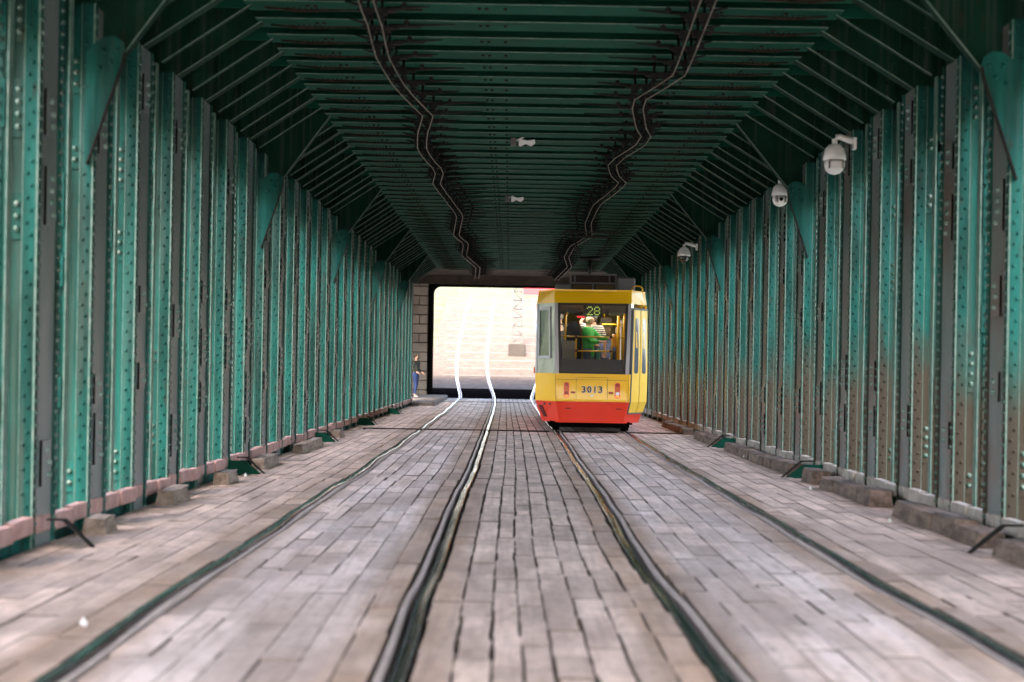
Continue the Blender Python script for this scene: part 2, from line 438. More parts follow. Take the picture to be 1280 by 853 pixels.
far_mb = MB(); tones = []
for p in allp:
    x, y, ln, wd, rg = p
    edge = 0
    z = random.uniform(-.004, .003) + (-.012 if (x < X_L + .4 or x > X_R - .4) else 0)
    g = random.choice((.0, .001, .002, .004, .008)) if not rg else random.choice((.0, .001, .003, .008, .016))
    rot = random.uniform(-.006, .006)
    if id(p) in near:
        o = link('deck_plank', variant(rg, random.randrange(10)), deck, (x, y + .004, z))
        o.scale = (wd - g, ln - random.choice((.001, .002, .004, .010)), 1); o.rotation_euler = (random.uniform(-.0015, .0015), random.uniform(-.015, .015), rot)
    else:
        plank_mesh(far_mb, x, y + .003, ln - random.choice((.002, .004, .012, .03)), wd - g, z, (.003, .008)[rg], random.random(), tones)
o = far_mb.build('deck_planks', [M['plank_far'], M['joint']], deck); o['kind'] = 'stuff'
at = o.data.attributes.new('tone', 'FLOAT', 'FACE'); at.data.foreach_set('value', tones)
# expansion joint across the deck in front of the tram
m = MB(); m.box(X_L + .35, .86, 33.55, 33.85, -.09, .016); m.box(.98, 2.3, 33.55, 33.85, -.09, .012); m.box(2.42, X_R - .2, 33.55, 33.85, -.09, .016)
m.build('expansion_joint', M['rust'], deck)
m = MB(); m.box(X_L + .3, X_R - .3, 61.0, 61.25, -.09, .014); m.build('expansion_joint', M['rust'], deck)

# ------------------------------------------------------------------ steel walls
STEP = .75; M0 = 13.2; KMIN, KMAX = -19, 57
TOP = 4.21
def sgnx(s, d): return (X_L - d) if s < 0 else (X_R + d)     # d metres outward from the inner face plane
walls = {}
def post_mesh(s, kindrow):
    gm = (M['green'], M['green_dirty'])[s > 0]; fm = (M['face'], M['face_dirty'])[s > 0]
    mats = [fm, gm, M['edge'], M['rivet']]
    mb = MB(); X = lambda d: sgnx(s, d) - sgnx(s, 0)
    zb = -.08
    mb.box(X(0), X(.014), -.213, .213, zb, TOP, 0)                        # inner face plate
    for q in (-1, 1):
        mb.box(X(-.014), X(-.0005), q * .2145, q * .275, zb, TOP, 1)         # edge angle, inner leg
        mb.box(X(-.014), X(.095), q * .2765, q * .2895, zb, TOP, 1); mb.box(X(-.015), X(-.001), q * .290, q * .2915, zb, TOP, 2)       # edge angle, side leg
        mb.box(X(.002), X(.21), q * .225, q * .238, zb, TOP, 1); mb.box(X(.093), X(.0965), q * .290, q * .2915, zb, TOP, 2)           # side plate
        z = zb + .06
        while z < TOP - .02:
            mb.rivet((X(-.014), q * .246, z), (-s, 0, 0), .021, .018, 3)
            mb.rivet((X(.045 + (.018 if int(z * 11.4) % 2 else -.012)), q * .2895, z + .04), (0, q, 0), .016, .013, 1)
            z += .088
    mb.box(X(.211), X(.222), -.30, .30, zb, TOP, 1)                        # outer flange leg
    return mb.data('wall_post', mats)
def stud_mesh(s):
    gm = (M['green'], M['green_dirty'])[s > 0]
    mb = MB(); X = lambda d: sgnx(s, d) - sgnx(s, 0); zb = .10
    mb.box(X(.06), X(.19), -.006, .006, zb, TOP, 0)                       # web
    mb.box(X(.048), X(.059), -.05, .05, zb, TOP, 1)                       # narrow inner flange
    mb.box(X(.10), X(.19), -.018, -.0065, zb, TOP, 0)                     # riveted angle
    
    z = zb + .08
    while z < TOP - .02:
        mb.rivet((X(.118), -.018, z), (0, -1, 0), .015, .014, 2); z += .095
    z = zb + .03
    while z < TOP - .02:
        z += 9
    return mb.data('wall_stud', [gm, M['edge'], gm])
def splice_mesh(s, mt, n, axis):
    mb = MB(); h = .09 * n + .06
    if axis == 'x':                       # lies on the inner face
        x1 = .02 * -s
        mb.box(0, x1, -.115, .115, 0, h)
        for i in range(n): mb.rivet((x1, random.choice((-.03, .0, .035)), .075 + i * .09), (-s, 0, 0), .027, .024, 1)
        mb.box(x1 * .1, x1 * .9, -.121, -.1155, -.004, h + .002, 2)
    else:                                 # lies on a side plate, facing along the bridge
        mb.box(-.048, .048, -.016, 0, 0, h)
        for i in range(n): mb.rivet((0, -.016, .075 + i * .09), (0, -1, 0), .026, .024, 1)
    return mb.data('splice_plate', [mt, M['rivet_pale'] if axis == 'x' else M['rivet'], M['dark']])
for s in (-1, 1):
    wl = empty('steel_wall', (sgnx(s, 0), 0, 0)); walls[s] = wl
    tag(wl, ('tall green riveted steel wall left of the tracks, above the pinkish kerb', 'tall green riveted steel wall right of the tram, stained brown at its foot')[s > 0], 'wall')
    pm, sm_ = post_mesh(s, 0), stud_mesh(s)
    gm = (M['green'], M['green_dirty'])[s > 0]; fm = (M['face'], M['face_dirty'])[s > 0]
    sp_face = [splice_mesh(s, fm, n, 'x') for n in (2, 3, 4)]
    sp_side = [splice_mesh(s, gm, n, 'y') for n in (2, 3, 4)]
    base_h = [.55, 1.05, 1.75, 2.45, 3.1, 3.6]
    for k in range(KMIN, KMAX + 1):
        y = M0 + k * STEP + random.uniform(-.02, .02)
        if k % 2 == 0:
            po = link('wall_post', pm, wl, (0, y, 0)); po.rotation_euler.x = random.uniform(-.0015, .0015)
            lean = .012 if s < 0 else 0
            if y > 4 and y < 50:
                off = random.uniform(-.25, .25)
                for h in random.sample(base_h, 3):
                    link('splice_plate', random.choice(sp_face), po, (-.0005 * s, random.uniform(-.03, .03), h + off))
                if y < 36:
                    for h in random.sample((.35, 1.2, 2.2, 2.9, 3.5), 3):
                        link('splice_plate', random.choice(sp_side), po, (s * .145, -.2385, h + random.uniform(-.1, .1)))
        else:
            st = link('wall_stud', sm_, wl, (0, y, 0))
            if 4 < y < 36:
                for h in random.sample(base_h, 3):
                    link('splice_plate', random.choice(sp_side), st, (s * .125, -.0183, h + random.uniform(-.2, .2)))
    # foot plate, unseen outer fascia added to darken the post tops, outer hand rail
    m = MB(); m.box(s * .06, s * .075, Y0, 56.8, -.12, .17); m.build('foot_plate', M['green'], wl)
    m = MB(); m.box(s * .36, s * .38, Y0, 56.8, TOP - .5, 5.35); m.box(s * .36, s * .38, Y0, 56.8, -.5, .12)
    m.build('added_shade_fascia', M['green'], wl)
    m = MB(); m.box(s * .045, s * .355, Y0, 56.8, .105, .12); m.build('sill_plate', M['rust'], wl)

# ------------------------------------------------------------------ steel ceiling
ZC = CH + 3.45; KL, KR = -2.55, 3.08
ceil = empty('steel_ceiling', (0, 0, ZC)); tag(ceil, 'dark green steel ceiling of closely spaced ribs over both tracks', 'ceiling')
m = MB(); m.box(X_L - .9, X_R + .9, Y0, 57.0, .36, .50); m.build('deck_slab', M['green_dark'], ceil)
HZ = ZC - TOP           # fall of the haunch
def beam_mesh(wide):
    mb = MB(); xl, xr = KL - .05, KR + .05
    mb.box(xl, xr, -.20, .20, 0, .014, 0)                                # bottom flange
    mb.box(xl, xr, -.2035, -.2003, .001, .012, 1)                        # near edge, paler for wear and painted light
    mb.box(X_L - .34, X_R + .34, .17, .185, .015, .358, 0)                # web
    mb.box(xl, xr, .10, .169, .0145, .10, 0)
    for x in (-2.0, -1.93, -.35, -.28, -.1, 1.9, 1.98, 2.6):
        mb.rivet((x, -.06, 0), (0, 0, -1), .022, .018, 2)
    mb.box(-.42, -.405, -.19, .16, -.006, -.0005, 0)
    return mb.data('ceiling_rib', [M['green_dark'], M['edge'], M['rust']])
def haunch_mesh(s, wide):
    kx = KL if s < 0 else KR; wx = sgnx(s, 0.0)
    mb = MB(); wdt = .075 if wide else .03
    ln = Vector((wx - kx, 0, -HZ)); nrm = Vector((-s * HZ, 0, -abs(wx - kx))).normalized()
    a = Vector((kx, 0, 0)); b = Vector((wx, 0, -HZ)); t = nrm * -.014
    pb = [a + Vector((0, -wdt, 0)), b + Vector((0, -wdt, 0)), b + Vector((0, wdt, 0)), a + Vector((0, wdt, 0))]
    mb.prism(pb, t, 0)
    pe = [p + nrm * .001 + Vector((0, -.004, 0)) for p in (a + Vector((0, -wdt, 0)), b + Vector((0, -wdt, 0)))]
    mb.prism([pe[0], pe[1], pe[1] + Vector((0, .0035, 0)), pe[0] + Vector((0, .0035, 0))], t * .9, 1)
    if wide:
        mb.prism([a + t + Vector((0, .0, .0)), b + t, Vector((wx + s * .34, 0, -HZ + .0)), Vector((wx + s * .34, 0, .35)), Vector((kx, 0, .35))], (0, .010, 0), 0)
        for q in (.30, .85):                                             # stiffeners
            p = a.lerp(b, q) + t
            mb.box(p.x, p.x + .012, -.055, -.001, p.z, .34, 0)
        for q in (.72, .78):
            p = a.lerp(b, q); mb.rivet((p.x, 0, p.z + .16), (0, -1, 0), .02, .016, 2)
    else:                                                                # open rib: only a short end plate
        c = a.lerp(b, .82)
        mb.prism([c + t, b + t, Vector((wx, 0, -HZ + .30)), Vector((c.x, 0, c.z + .22))], (0, .010, 0), 0)
        mb.rivet((c.x + s * .09, 0, c.z + .1), (0, -1, 0), .02, .016, 2)
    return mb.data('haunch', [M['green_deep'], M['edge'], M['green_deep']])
bm_ = beam_mesh(1); HM = {(s, k): haunch_mesh(s, k) for s in (-1, 1) for k in (0, 1)}
def rod_mesh(s):
    """corroded tie rods with a ring that lie under each rib next to the knee"""
    mb = MB(); kx = KL if s < 0 else KR; d = -s
    mb.tube([(kx + d * .08, -.02, -.02), (kx + d * .4, -.03, -.045), (kx + d * 1.05, -.02, -.03)], [.010, .015, .008], 6, 0)
    for i in range(6): mb.box(kx + d * (.30 + i * .055), kx + d * (.312 + i * .055), -.035, .01, -.055, -.015, 0)
    mb.tube([(kx + d * 1.05, -.02, -.03), (kx + d * 1.6, -.02, -.02)], .009, 5, 0)
    mb.lathe([(.032, -.01), (.032, .01)], (kx + d * 1.3, -.02, -.03), 8, 0, 'Y')
    return mb.data('tie_rod', [M['rust']])
RM = {s: rod_mesh(s) for s in (-1, 1)}
def knee_mesh(s):
    """deep bracket plate of a main frame"""
    kx = KL if s < 0 else KR; wx = sgnx(s, 0)
    A = Vector((kx, 0, 0)); B = Vector((wx - s * .17, 0, TOP - ZC - .36)); mb = MB()
    mb.prism([A + Vector((0, .0, .35)), A, B, Vector((wx + s * .34, 0, B.z - .02)), Vector((wx + s * .34, 0, .35))], (0, .014, 0), 0)
    nrm = Vector((-s * abs(B.z), 0, -abs(B.x - A.x))).normalized()
    mb.prism([A + Vector((0, -.045, 0)), B + Vector((0, -.045, 0)), B + Vector((0, .06, 0)), A + Vector((0, .06, 0))], nrm * .014, 0)
    mb.prism([A + Vector((0, -.05, 0)), B + Vector((0, -.05, 0)), B + Vector((0, -.046, 0)), A + Vector((0, -.046, 0))], nrm * .015, 1)
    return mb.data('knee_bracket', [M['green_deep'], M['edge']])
def gusset_mesh(s):
    wx = sgnx(s, 0); z0 = TOP - ZC - .30; mb = MB()
    X = lambda d: wx - s * d
    poly = [(X(-.05), 0, z0 - 1.0), (X(-.05), 0, z0 - .10), (X(.02), 0, z0 - .02), (X(.10), 0, z0 + .03), (X(.18), 0, z0 + .035), (X(.25), 0, z0 - .01), (X(.27), 0, z0 - .10), (X(.255), 0, z0 - .19), (X(-.02), 0, z0 - 1.0)]
    mb.prism(poly, (0, .016, 0), 0)
    mb.prism([(X(.274), 0, z0 - .10), (X(.259), 0, z0 - .195), (X(-.016), 0, z0 - 1.0), (X(-.028), 0, z0 - 1.0), (X(.247), 0, z0 - .19), (X(.262), 0, z0 - .10)], (0, -.05, 0), 2)
    for dx, dz in ((.09, -.08), (.20, -.08), (.15, -.17), (.06, -.22)):
        mb.rivet((X(dx), 0, z0 + dz), (0, -1, 0), .022, .018, 1)
    return mb.data('gusset_plate', [M['green'], M['green'], M['black']])
KM = {s: knee_mesh(s) for s in (-1, 1)}; GM = {s: gusset_mesh(s) for s in (-1, 1)}
for k in range(KMIN, KMAX + 1):
    y = M0 + k * STEP
    rb = link('ceiling_rib', bm_, ceil, (0, y, random.uniform(-.006, .006)))
    for s in (-1, 1):
        if k % 12 == 0:
            kb = link('knee_bracket', KM[s], rb, (0, 0, 0))
            g = link('gusset_plate', GM[s], rb, (0, -.33, 0))
        else:
            link('haunch', HM[(s, 1 if k % 2 == 0 else 0)], rb, (0, 0, 0))
        link('tie_rod', RM[s], rb, (random.uniform(-.05, .05), random.uniform(-.02, .02), 0))

# ------------------------------------------------------------------ overhead contact lines
def line_pts(px):
    h = 3.13; out = []
    for a, b in px:
        x, yv = a - VX, VY - b
        d = h * FPX / (yv + x * ROLL); out.append(((x - yv * ROLL) * d / FPX, d))
    out.sort(key=lambda q: q[1]); return out
LW = line_pts([(458.3, 0), (463, 24), (470, 35), (475, 65), (492.5, 100), (525, 137), (535, 145), (527.5, 170), (527.5, 190), (550, 215), (545, 230), (567.5, 260), (575, 270), (570, 295), (582.5, 305), (580, 320), (597.5, 335), (595, 357)])
RW = line_pts([(885, 0), (867.5, 50), (847.5, 97.5), (795, 127.5), (802.5, 165), (810, 175), (765, 205), (767.5, 220), (780, 230), (745, 257.5), (735, 280), (737, 296), (715, 309), (708, 322), (712, 334), (700, 346)])
for (tab, lab, sd_) in ((LW, 'pair of zigzag contact wires with black hangers over the left track', 1), (RW, 'pair of zigzag contact wires with black hangers over the tram', -1)):
    e = empty('overhead_line', (0, 0, CH + 3.13)); tag(e, lab, 'overhead wire')
    tt = [(d, x) for x, d in tab]
    xs_, k = [], 0
    y = M0 + KMIN * STEP + .05
    pts = []
    x_first = tt[0][1]
    while y < 57:
        x = interp([(-4, x_first + .15)] + tt + [(60, -1.2 if sd_ > 0 else 1.5)], y)
        pts.append((x, y)); y += STEP
    for q in (-.065, .065):
        mb = MB(); mb.tube([(x + q, y, .008 * math.sin(y * 3)) for x, y in pts], .0055, 6); mb.build('contact_wire', M['wire'], e)
    # hanger: insulators, clamps and a tapered arm
    hm = []
    for v in range(3):
        mb = MB(); L_ = random.uniform(.25, .6)
        for q in (-.065, .065):
            mb.tube([(q, 0, .012), (q, 0, .07)], .012, 6)
            mb.lathe([(.012, .05), (.042, .06), (.042, .078), (.016, .088), (.038, .10), (.038, .116), (.015, .125), (.015, .30)], (q, 0, 0), 8)
            mb.box(q - .05, q + .05, -.03, .03, .10, .14)
            mb.box(q - .014, q + .014, -.05, .05, .008, .03)
        mb.box(-.16, .20, -.02, .02, .13, .165)
        mb.tube([(.10 * sd_, 0, .16), (sd_ * (.2 + L_ * .5), -.01, .175), (sd_ * (.2 + L_), -.01, .185)], [.024, .015, .006], 6)
        mb.tube([(-.10 * sd_, 0, .18), (-sd_ * .28, -.02, .22)], [.02, .008], 6)
        mb.lathe([(.022, -.03), (.03, 0), (.022, .03)], (sd_ * .27, -.02, .19), 8, 0, 'Y')
        hm.append(mb.data('hanger', [M['black']]))
    for x, y in pts: link('hanger', random.choice(hm), e, (x, y, 0))

# ------------------------------------------------------------------ kerbs
for s in (-1, 1):
    kb = empty('timber_kerb', (sgnx(s, 0), 0, 0))
    tag(kb, ('pinkish timber kerb of short blocks along the foot of the left wall', 'grey timber kerb of short blocks along the foot of the right wall')[s > 0], 'kerb')
    mt = (M['kerb_l'], M['kerb_r'])[s > 0]; cache = {}
    for k in range(-6, 58, 2):
        y = M0 + k * STEP
        for (a, b, inset) in ((-.19, -.010, .0), (.010, .19, .0), (.275, .735, .03), (.762, 1.225, .03)):
            key = (a, b)
            if key not in cache:
                mb = MB(); x0, x1 = (-s * inset, s * .055) if s > 0 else (s * .055, -s * inset)
                x0, x1 = (-inset, .055) if s > 0 else (-.055, inset)
                mb.cbox(x0 if inset else (x0 - .012 if s > 0 else x0), x1 if inset else (x1 if s > 0 else x1 + .012), a, b, -.055, .07, .008); cache[key] = mb.data('kerb_block', mt)
            o = link('kerb_block', cache[key], kb, (random.uniform(-.006, .006), y, .125 + random.uniform(-.008, .008)))
            o.rotation_euler = (random.uniform(-.01, .01), 0, random.uniform(-.02, .02))
# ------------------------------------------------------------------ loose timbers and brackets at the wall foot
def rough_block(ln, dx, h, seed, rd=.03):
    random.seed(seed); mb = MB(); n = 0; K = 4
    for i in range(K + 1):
        y = ln * i / K; j = lambda q: random.uniform(-q, q)
        mb.v += [(-dx / 2 + j(.012), y + j(.008), -.03), (dx / 2 + j(.012), y + j(.008), -.03), (dx / 2 - .03 + j(.012), y, h - .02 + j(.01)), (dx / 2 - rd, y, h + j(.008)), (-dx / 2 + rd, y, h + j(.008)), (-dx / 2 + .02 + j(.012), y, h - .03 + j(.01))]
    for i in range(K):
        for q in range(6):
            a = i * 6 + q; b = i * 6 + (q + 1) % 6; mb.face([a, b, b + 6, a + 6])
    mb.face([5, 4, 3, 2, 1, 0]); mb.face([K * 6 + q for q in range(6)])
    return mb
right_runs = [(11.0, 12.0, 2, 'two rough timbers against the right kerb, nearest the camera'), (12.45, 15.1, 4, 'first long row of rough dark timbers along the right kerb'),
              (16.1, 18.7, 4, 'row of rough timbers along the right kerb ending in a dark cut face'), (19.2, 19.9, 1, 'single short timber just before the second black bracket on the right'),
              (20.8, 27.2, 9, 'longest row of rough timbers along the right kerb, beyond the second bracket'), (28.4, 31.5, 4, 'broken row of timbers by the rusty kerb just before the tram on the right'), (33.5, 38.0, 5, 'row of timbers along the right kerb beside the tram')]
for ri, (a, b, n, lab) in enumerate(right_runs):
    e = empty('edge_timbers', (3.76, a, 0)); tag(e, lab, 'timber', 'rough timbers lying along the right kerb')
    L_ = (b - a) / n; y = 0
    for i in range(n):
        o = rough_block(L_ - .02, .26, .14 + random.uniform(-.03, .015), 50 + ri * 13 + i).build('timber', M['timber'], e, (random.uniform(-.02, .02), y, 0))
        o.rotation_euler.z = random.uniform(-.03, .03); o.rotation_euler.y = random.uniform(-.06, .06); y += L_
for i, (y, ln, x, lab) in enumerate(((12.3, .35, -3.17, 'dark wooden wedge block behind the nearest black bracket on the left'), (15.0, .75, -3.2, 'pale cut timber block against the left kerb, nearest after the first bracket'),
                                  (17.6, .55, -3.15, 'smaller pale timber block against the left kerb before the second bracket'), (20.2, 1.5, -3.16, 'long split timber against the left kerb right behind the second bracket'),
                                  (24.1, 2.3, -3.17, 'long timber with a dark end against the left kerb in mid distance'), (29.3, .7, -3.17, 'timber block by the left kerb just past the third bracket'))):
    o = rough_block(ln, .19, .12, 200 + i, .02).build('timber_block', M['timber_pale'], None, (x, y, 0)); o.rotation_euler.z = random.uniform(-.04, .04)
    tag(o, lab, 'timber', 'loose timber blocks along the left kerb')
random.seed(99)
BL = [(-1, 11.45, 'black triangular steel bracket at the left kerb, nearest the camera'), (-1, 19.4, 'second black triangular bracket at the left kerb'), (-1, 27.8, 'third triangular bracket at the left kerb'), (-1, 36.0, 'fourth triangular bracket at the left kerb'), (-1, 44.5, 'farthest triangular bracket at the left kerb'),
      (1, 12.05, 'black triangular steel bracket at the right kerb, nearest the camera'), (1, 20.35, 'second black triangular bracket at the right kerb'), (1, 28.0, 'third triangular bracket at the right kerb, beside the rusty patch')]
for s, y, lab in BL:
    e = empty('kerb_bracket', (sgnx(s, 0), y, 0)); tag(e, lab, 'bracket', 'triangular brackets at the wall foot'); e.scale = (1.2, 1, 1.1) if s > 0 else (1, 1, 1)
    mb = MB(); X = lambda d: -s * d
    if y < 12.5: mb.box(X(0), X(.50), 0, .05, -.04, -.005)
    else: mb.prism([(X(-.02), 0, -.05), (X(-.02), 0, .15), (X(.22), 0, .15), (X(.40), 0, .0), (X(.40), 0, -.05)], (0, .012, 0)); mb.build('web_plate', M['green_dark'], e)
    mb = MB(); d = Vector((X(.24), 0, -.22)).normalized() * .0
    mb.prism([(X(.12), 0, .185), (X(.235), 0, .185), (X(.44), 0, .0), (X(.46), 0, .0), (X(.25), 0, .198), (X(.12), 0, .198)], (0, -.06, 0)); mb.build('edge_strip', M['black'], e)
# rusty patch on the right kerb
# small litter
for i, (px, py, c, lab) in enumerate(((1112, 655, (.6, .65, .6), 'crumpled white paper beside the right kerb timbers'), (1013, 614, (.7, .7, .72), 'white scrap on the planks by the right timbers'), (930, 573, (.75, .75, .78), 'white scrap at the right kerb before the second bracket'),
                               (104, 785, (.7, .68, .7), 'small white pebble on the planks left of the left rail'), (307, 597, (.75, .75, .78), 'crumpled foil under the left kerb by the second bracket'), (846, 553, (.5, .6, .5), 'flattened can by the right kerb near the tram'))):
    g = G(px, py); random.seed(300 + i); mb = MB(); r = .020
    if i == 3: g.z = .01
    pts = []
    for k in range(9):
        a = 2 * math.pi * k / 9; pts.append((math.cos(a) * r * random.uniform(.6, 1.3), math.sin(a) * r * random.uniform(.6, 1.6), random.uniform(0, .02)))
    n = len(mb.v); mb.v += pts + [(0, 0, .045), (.01, .01, -.01)]
    for k in range(9): mb.face([k, (k + 1) % 9, 9]); mb.face([(k + 1) % 9, k, 10])
    o = mb.build('litter', mat('litter_%s' % ('abcdef'[i]), c, None, .5), None, (g.x, g.y, .012)); tag(o, lab, 'litter')
random.seed(5)

# ------------------------------------------------------------------ portal wall at the far end
PY = 68.0
pw = empty('portal_wall', (0, PY, 0)); tag(pw, 'block built end wall with the bright opening behind the tram', 'wall')
ox0, ox1, ot = -3.36, 4.6, CH + 3.50
mb = MB(); mb.box(-12, ox0 - .125, .37, 1.4, -9, 5.9); mb.box(ox1 + .125, 12, .36, 1.4, -9, 5.9); mb.box(-12, 12, .36, 1.4, ot + .5, 5.9); mb.build('core', M['dark_concrete'], pw)
bc = {}
def wall_block(w_, h_):
    key = (round(w_, 2), round(h_, 2))
    if key not in bc:
        q = MB(); q.cbox(0, w_ - .025, 0, .36, 0, h_ - .03, .02); bc[key] = q.data('stone_block', M['concrete'])
    return bc[key]
z = -.05; r_ = 0
while z < ot + .45:
    h = .40
    for (a, b) in ((-5.36, ox0 - .13), (ox1 + .13, ox1 + 2.13)):
        x = a; first = r_ % 2 == 0
        while x < b - .02:
            w_ = min(.5 if first else 1.0, b - x); first = False
            if w_ > .06: link('stone_block', wall_block(w_, h), pw, (x, 0, z))
            x += w_
            if x > b - .05: break
    z += h; r_ += 1
mb = MB(); mb.box(-6, 7, -.05, .9, ot + .0, ot + 1.2); mb.build('lintel', M['dark_concrete'], pw)
# dark rounded lining of the opening
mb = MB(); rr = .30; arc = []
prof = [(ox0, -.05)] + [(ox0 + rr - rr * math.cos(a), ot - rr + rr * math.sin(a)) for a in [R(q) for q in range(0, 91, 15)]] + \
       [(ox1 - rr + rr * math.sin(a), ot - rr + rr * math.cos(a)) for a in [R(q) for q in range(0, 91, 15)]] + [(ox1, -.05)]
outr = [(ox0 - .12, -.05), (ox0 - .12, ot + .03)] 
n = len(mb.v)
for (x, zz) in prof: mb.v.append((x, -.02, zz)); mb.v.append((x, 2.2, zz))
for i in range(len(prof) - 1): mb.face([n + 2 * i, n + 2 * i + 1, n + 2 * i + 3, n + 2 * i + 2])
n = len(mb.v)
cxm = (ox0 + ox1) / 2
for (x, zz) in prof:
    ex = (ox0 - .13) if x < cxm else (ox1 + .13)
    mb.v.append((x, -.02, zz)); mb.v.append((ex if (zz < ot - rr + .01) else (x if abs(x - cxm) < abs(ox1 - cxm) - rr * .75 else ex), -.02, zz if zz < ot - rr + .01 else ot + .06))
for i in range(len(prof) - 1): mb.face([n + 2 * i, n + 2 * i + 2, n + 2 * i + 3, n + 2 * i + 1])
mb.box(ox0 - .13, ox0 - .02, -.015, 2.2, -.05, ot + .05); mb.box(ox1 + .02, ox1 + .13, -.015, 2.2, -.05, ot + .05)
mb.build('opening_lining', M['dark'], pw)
# chamber roof and sides between the steel and the portal wall
mb = MB(); mb.box(-6.5, 7.5, 57.02, 70.4, ZC + .42, ZC + .9); mb.box(-6.5, -6.1, 56.9, 68, -1, ZC + .41); mb.box(7.1, 7.5, 56.9, 68, -1, ZC + .41)
mb.box(-6.1, 7.1, 56.83, 57.0, ZC + .03, ZC + .40)
o = mb.build('abutment', M['dark_concrete']); tag(o, 'dark concrete chamber between the steel ribs and the block built end wall', 'abutment')
mb = MB(); mb.box(-6.1, X_L - .7, 57, 68, -.4, -.02); mb.box(X_R + .7, 7.1, 57, 68, -.4, -.02); tag(mb.build('abutment_floor', M['concrete']), kind='structure')
# raised concrete slab
mb = MB(); mb.cbox(-5.2, -2.55, 54.2 + 3.0, 66.5, -.05, .16, .05)
mb.cbox(-3.34, -2.50, 54.0, 57.15, -.05, .15, .05)
tag(mb.build('walkway_slab', mat('worn_slab_concrete', (.13, .115, .11), (.19, .17, .165), .85, scale=(2, 2, 2), bump=.3)), kind='structure')

# upper bridge deck outer overhang is part of the ceiling; portal lamps etc. follow
# ------------------------------------------------------------------ things outside
def lattice_mast(px, y, hgt, wd):
    b = P(px, 449, y); b.z = ramp_h(y)
    e = empty('lattice_mast', b); tag(e, 'pale lattice steel mast standing on the bright ramp outside', 'mast')
    mt = mat('pale_mast_paint', (.048, .058, .060), (.064, .074, .078), .6)
    mb = MB(); mb.cbox(-.42, .42, -.4, .4, -.5, .55, .05); mb.build('footing', mat('mast_footing', (.020, .017, .016), (.028, .024, .022), .8), e)
    mb = MB(); h0 = .55
    for sx in (-1, 1):
        for sy in (-1, 1): mb.box(sx * wd / 2 - .035, sx * wd / 2 + .035, sy * wd / 2 - .035, sy * wd / 2 + .035, h0, h0 + hgt)
    z = h0; k = 0
    while z < h0 + hgt - .3:
        for sy in (-1, 1):
            a = (-wd / 2, sy * (wd / 2 + .02), z); c = (wd / 2, sy * (wd / 2 + .02), z + .42)
            if k % 2: a, c = (wd / 2, a[1], z), (-wd / 2, a[1], z + .42)
            mb.tube([a, c], .012, 4, 0)
            mb.tube([(-wd / 2, a[1], z), (wd / 2, a[1], z)], .02, 4, 0)
        z += .42; k += 1
    mb.build('lattice', mt, e)
lattice_mast(646, 78, 7, .46)
mb = MB(); b = P(676, 359, 100); mb.box(-1.2, 1.2, 0, .12, -.5, .28)
for x in (-1.1, 0, 1.1): mb.box(x - .04, x + .04, .03, .09, -1.4, -.5)
o = mb.build('red_hoarding', mat('red_hoarding_paint', (.6, .02, .03), None, .5), None, b); tag(o, 'red board at the top of the ramp, just left of the tram roof', 'board')

# ------------------------------------------------------------------ ceiling lamps and cameras
for i, (px, py, lab) in enumerate(((655, 179, 'pale twisted ceiling fitting nearer the camera, left of the right wires'), (644, 249.5, 'pale ceiling fitting farther away, below the first one'))):
    yv = 3.38 * FPX / (VY - py); p = P(px, py, yv)
    e = empty('ceiling_fitting', p); tag(e, lab, 'lamp', 'small fittings under the ceiling')
    mb = MB(); mb.box(-.20, -.115, -.04, .04, -.045, .07); mb.build('junction_box', mat('grey_box_paint_%s' % 'ab'[i], (.10, .11, .11), None, .6), e)
    mb = MB(); mb.prism([(-.08, -.03, -.04), (-.05, -.03, -.05), (.02, -.03, -.01), (.11, -.03, -.045), (.17, -.03, .0), (.16, -.03, .05), (.05, -.03, .03), (-.03, -.03, .05), (-.08, -.03, .045)], (0, .07, 0))
    mb.tube([(-.12, 0, .03), (.0, 0, .09), (.0, 0, .12)], .012, 6); mb.build('lamp_body', M['white'], e)
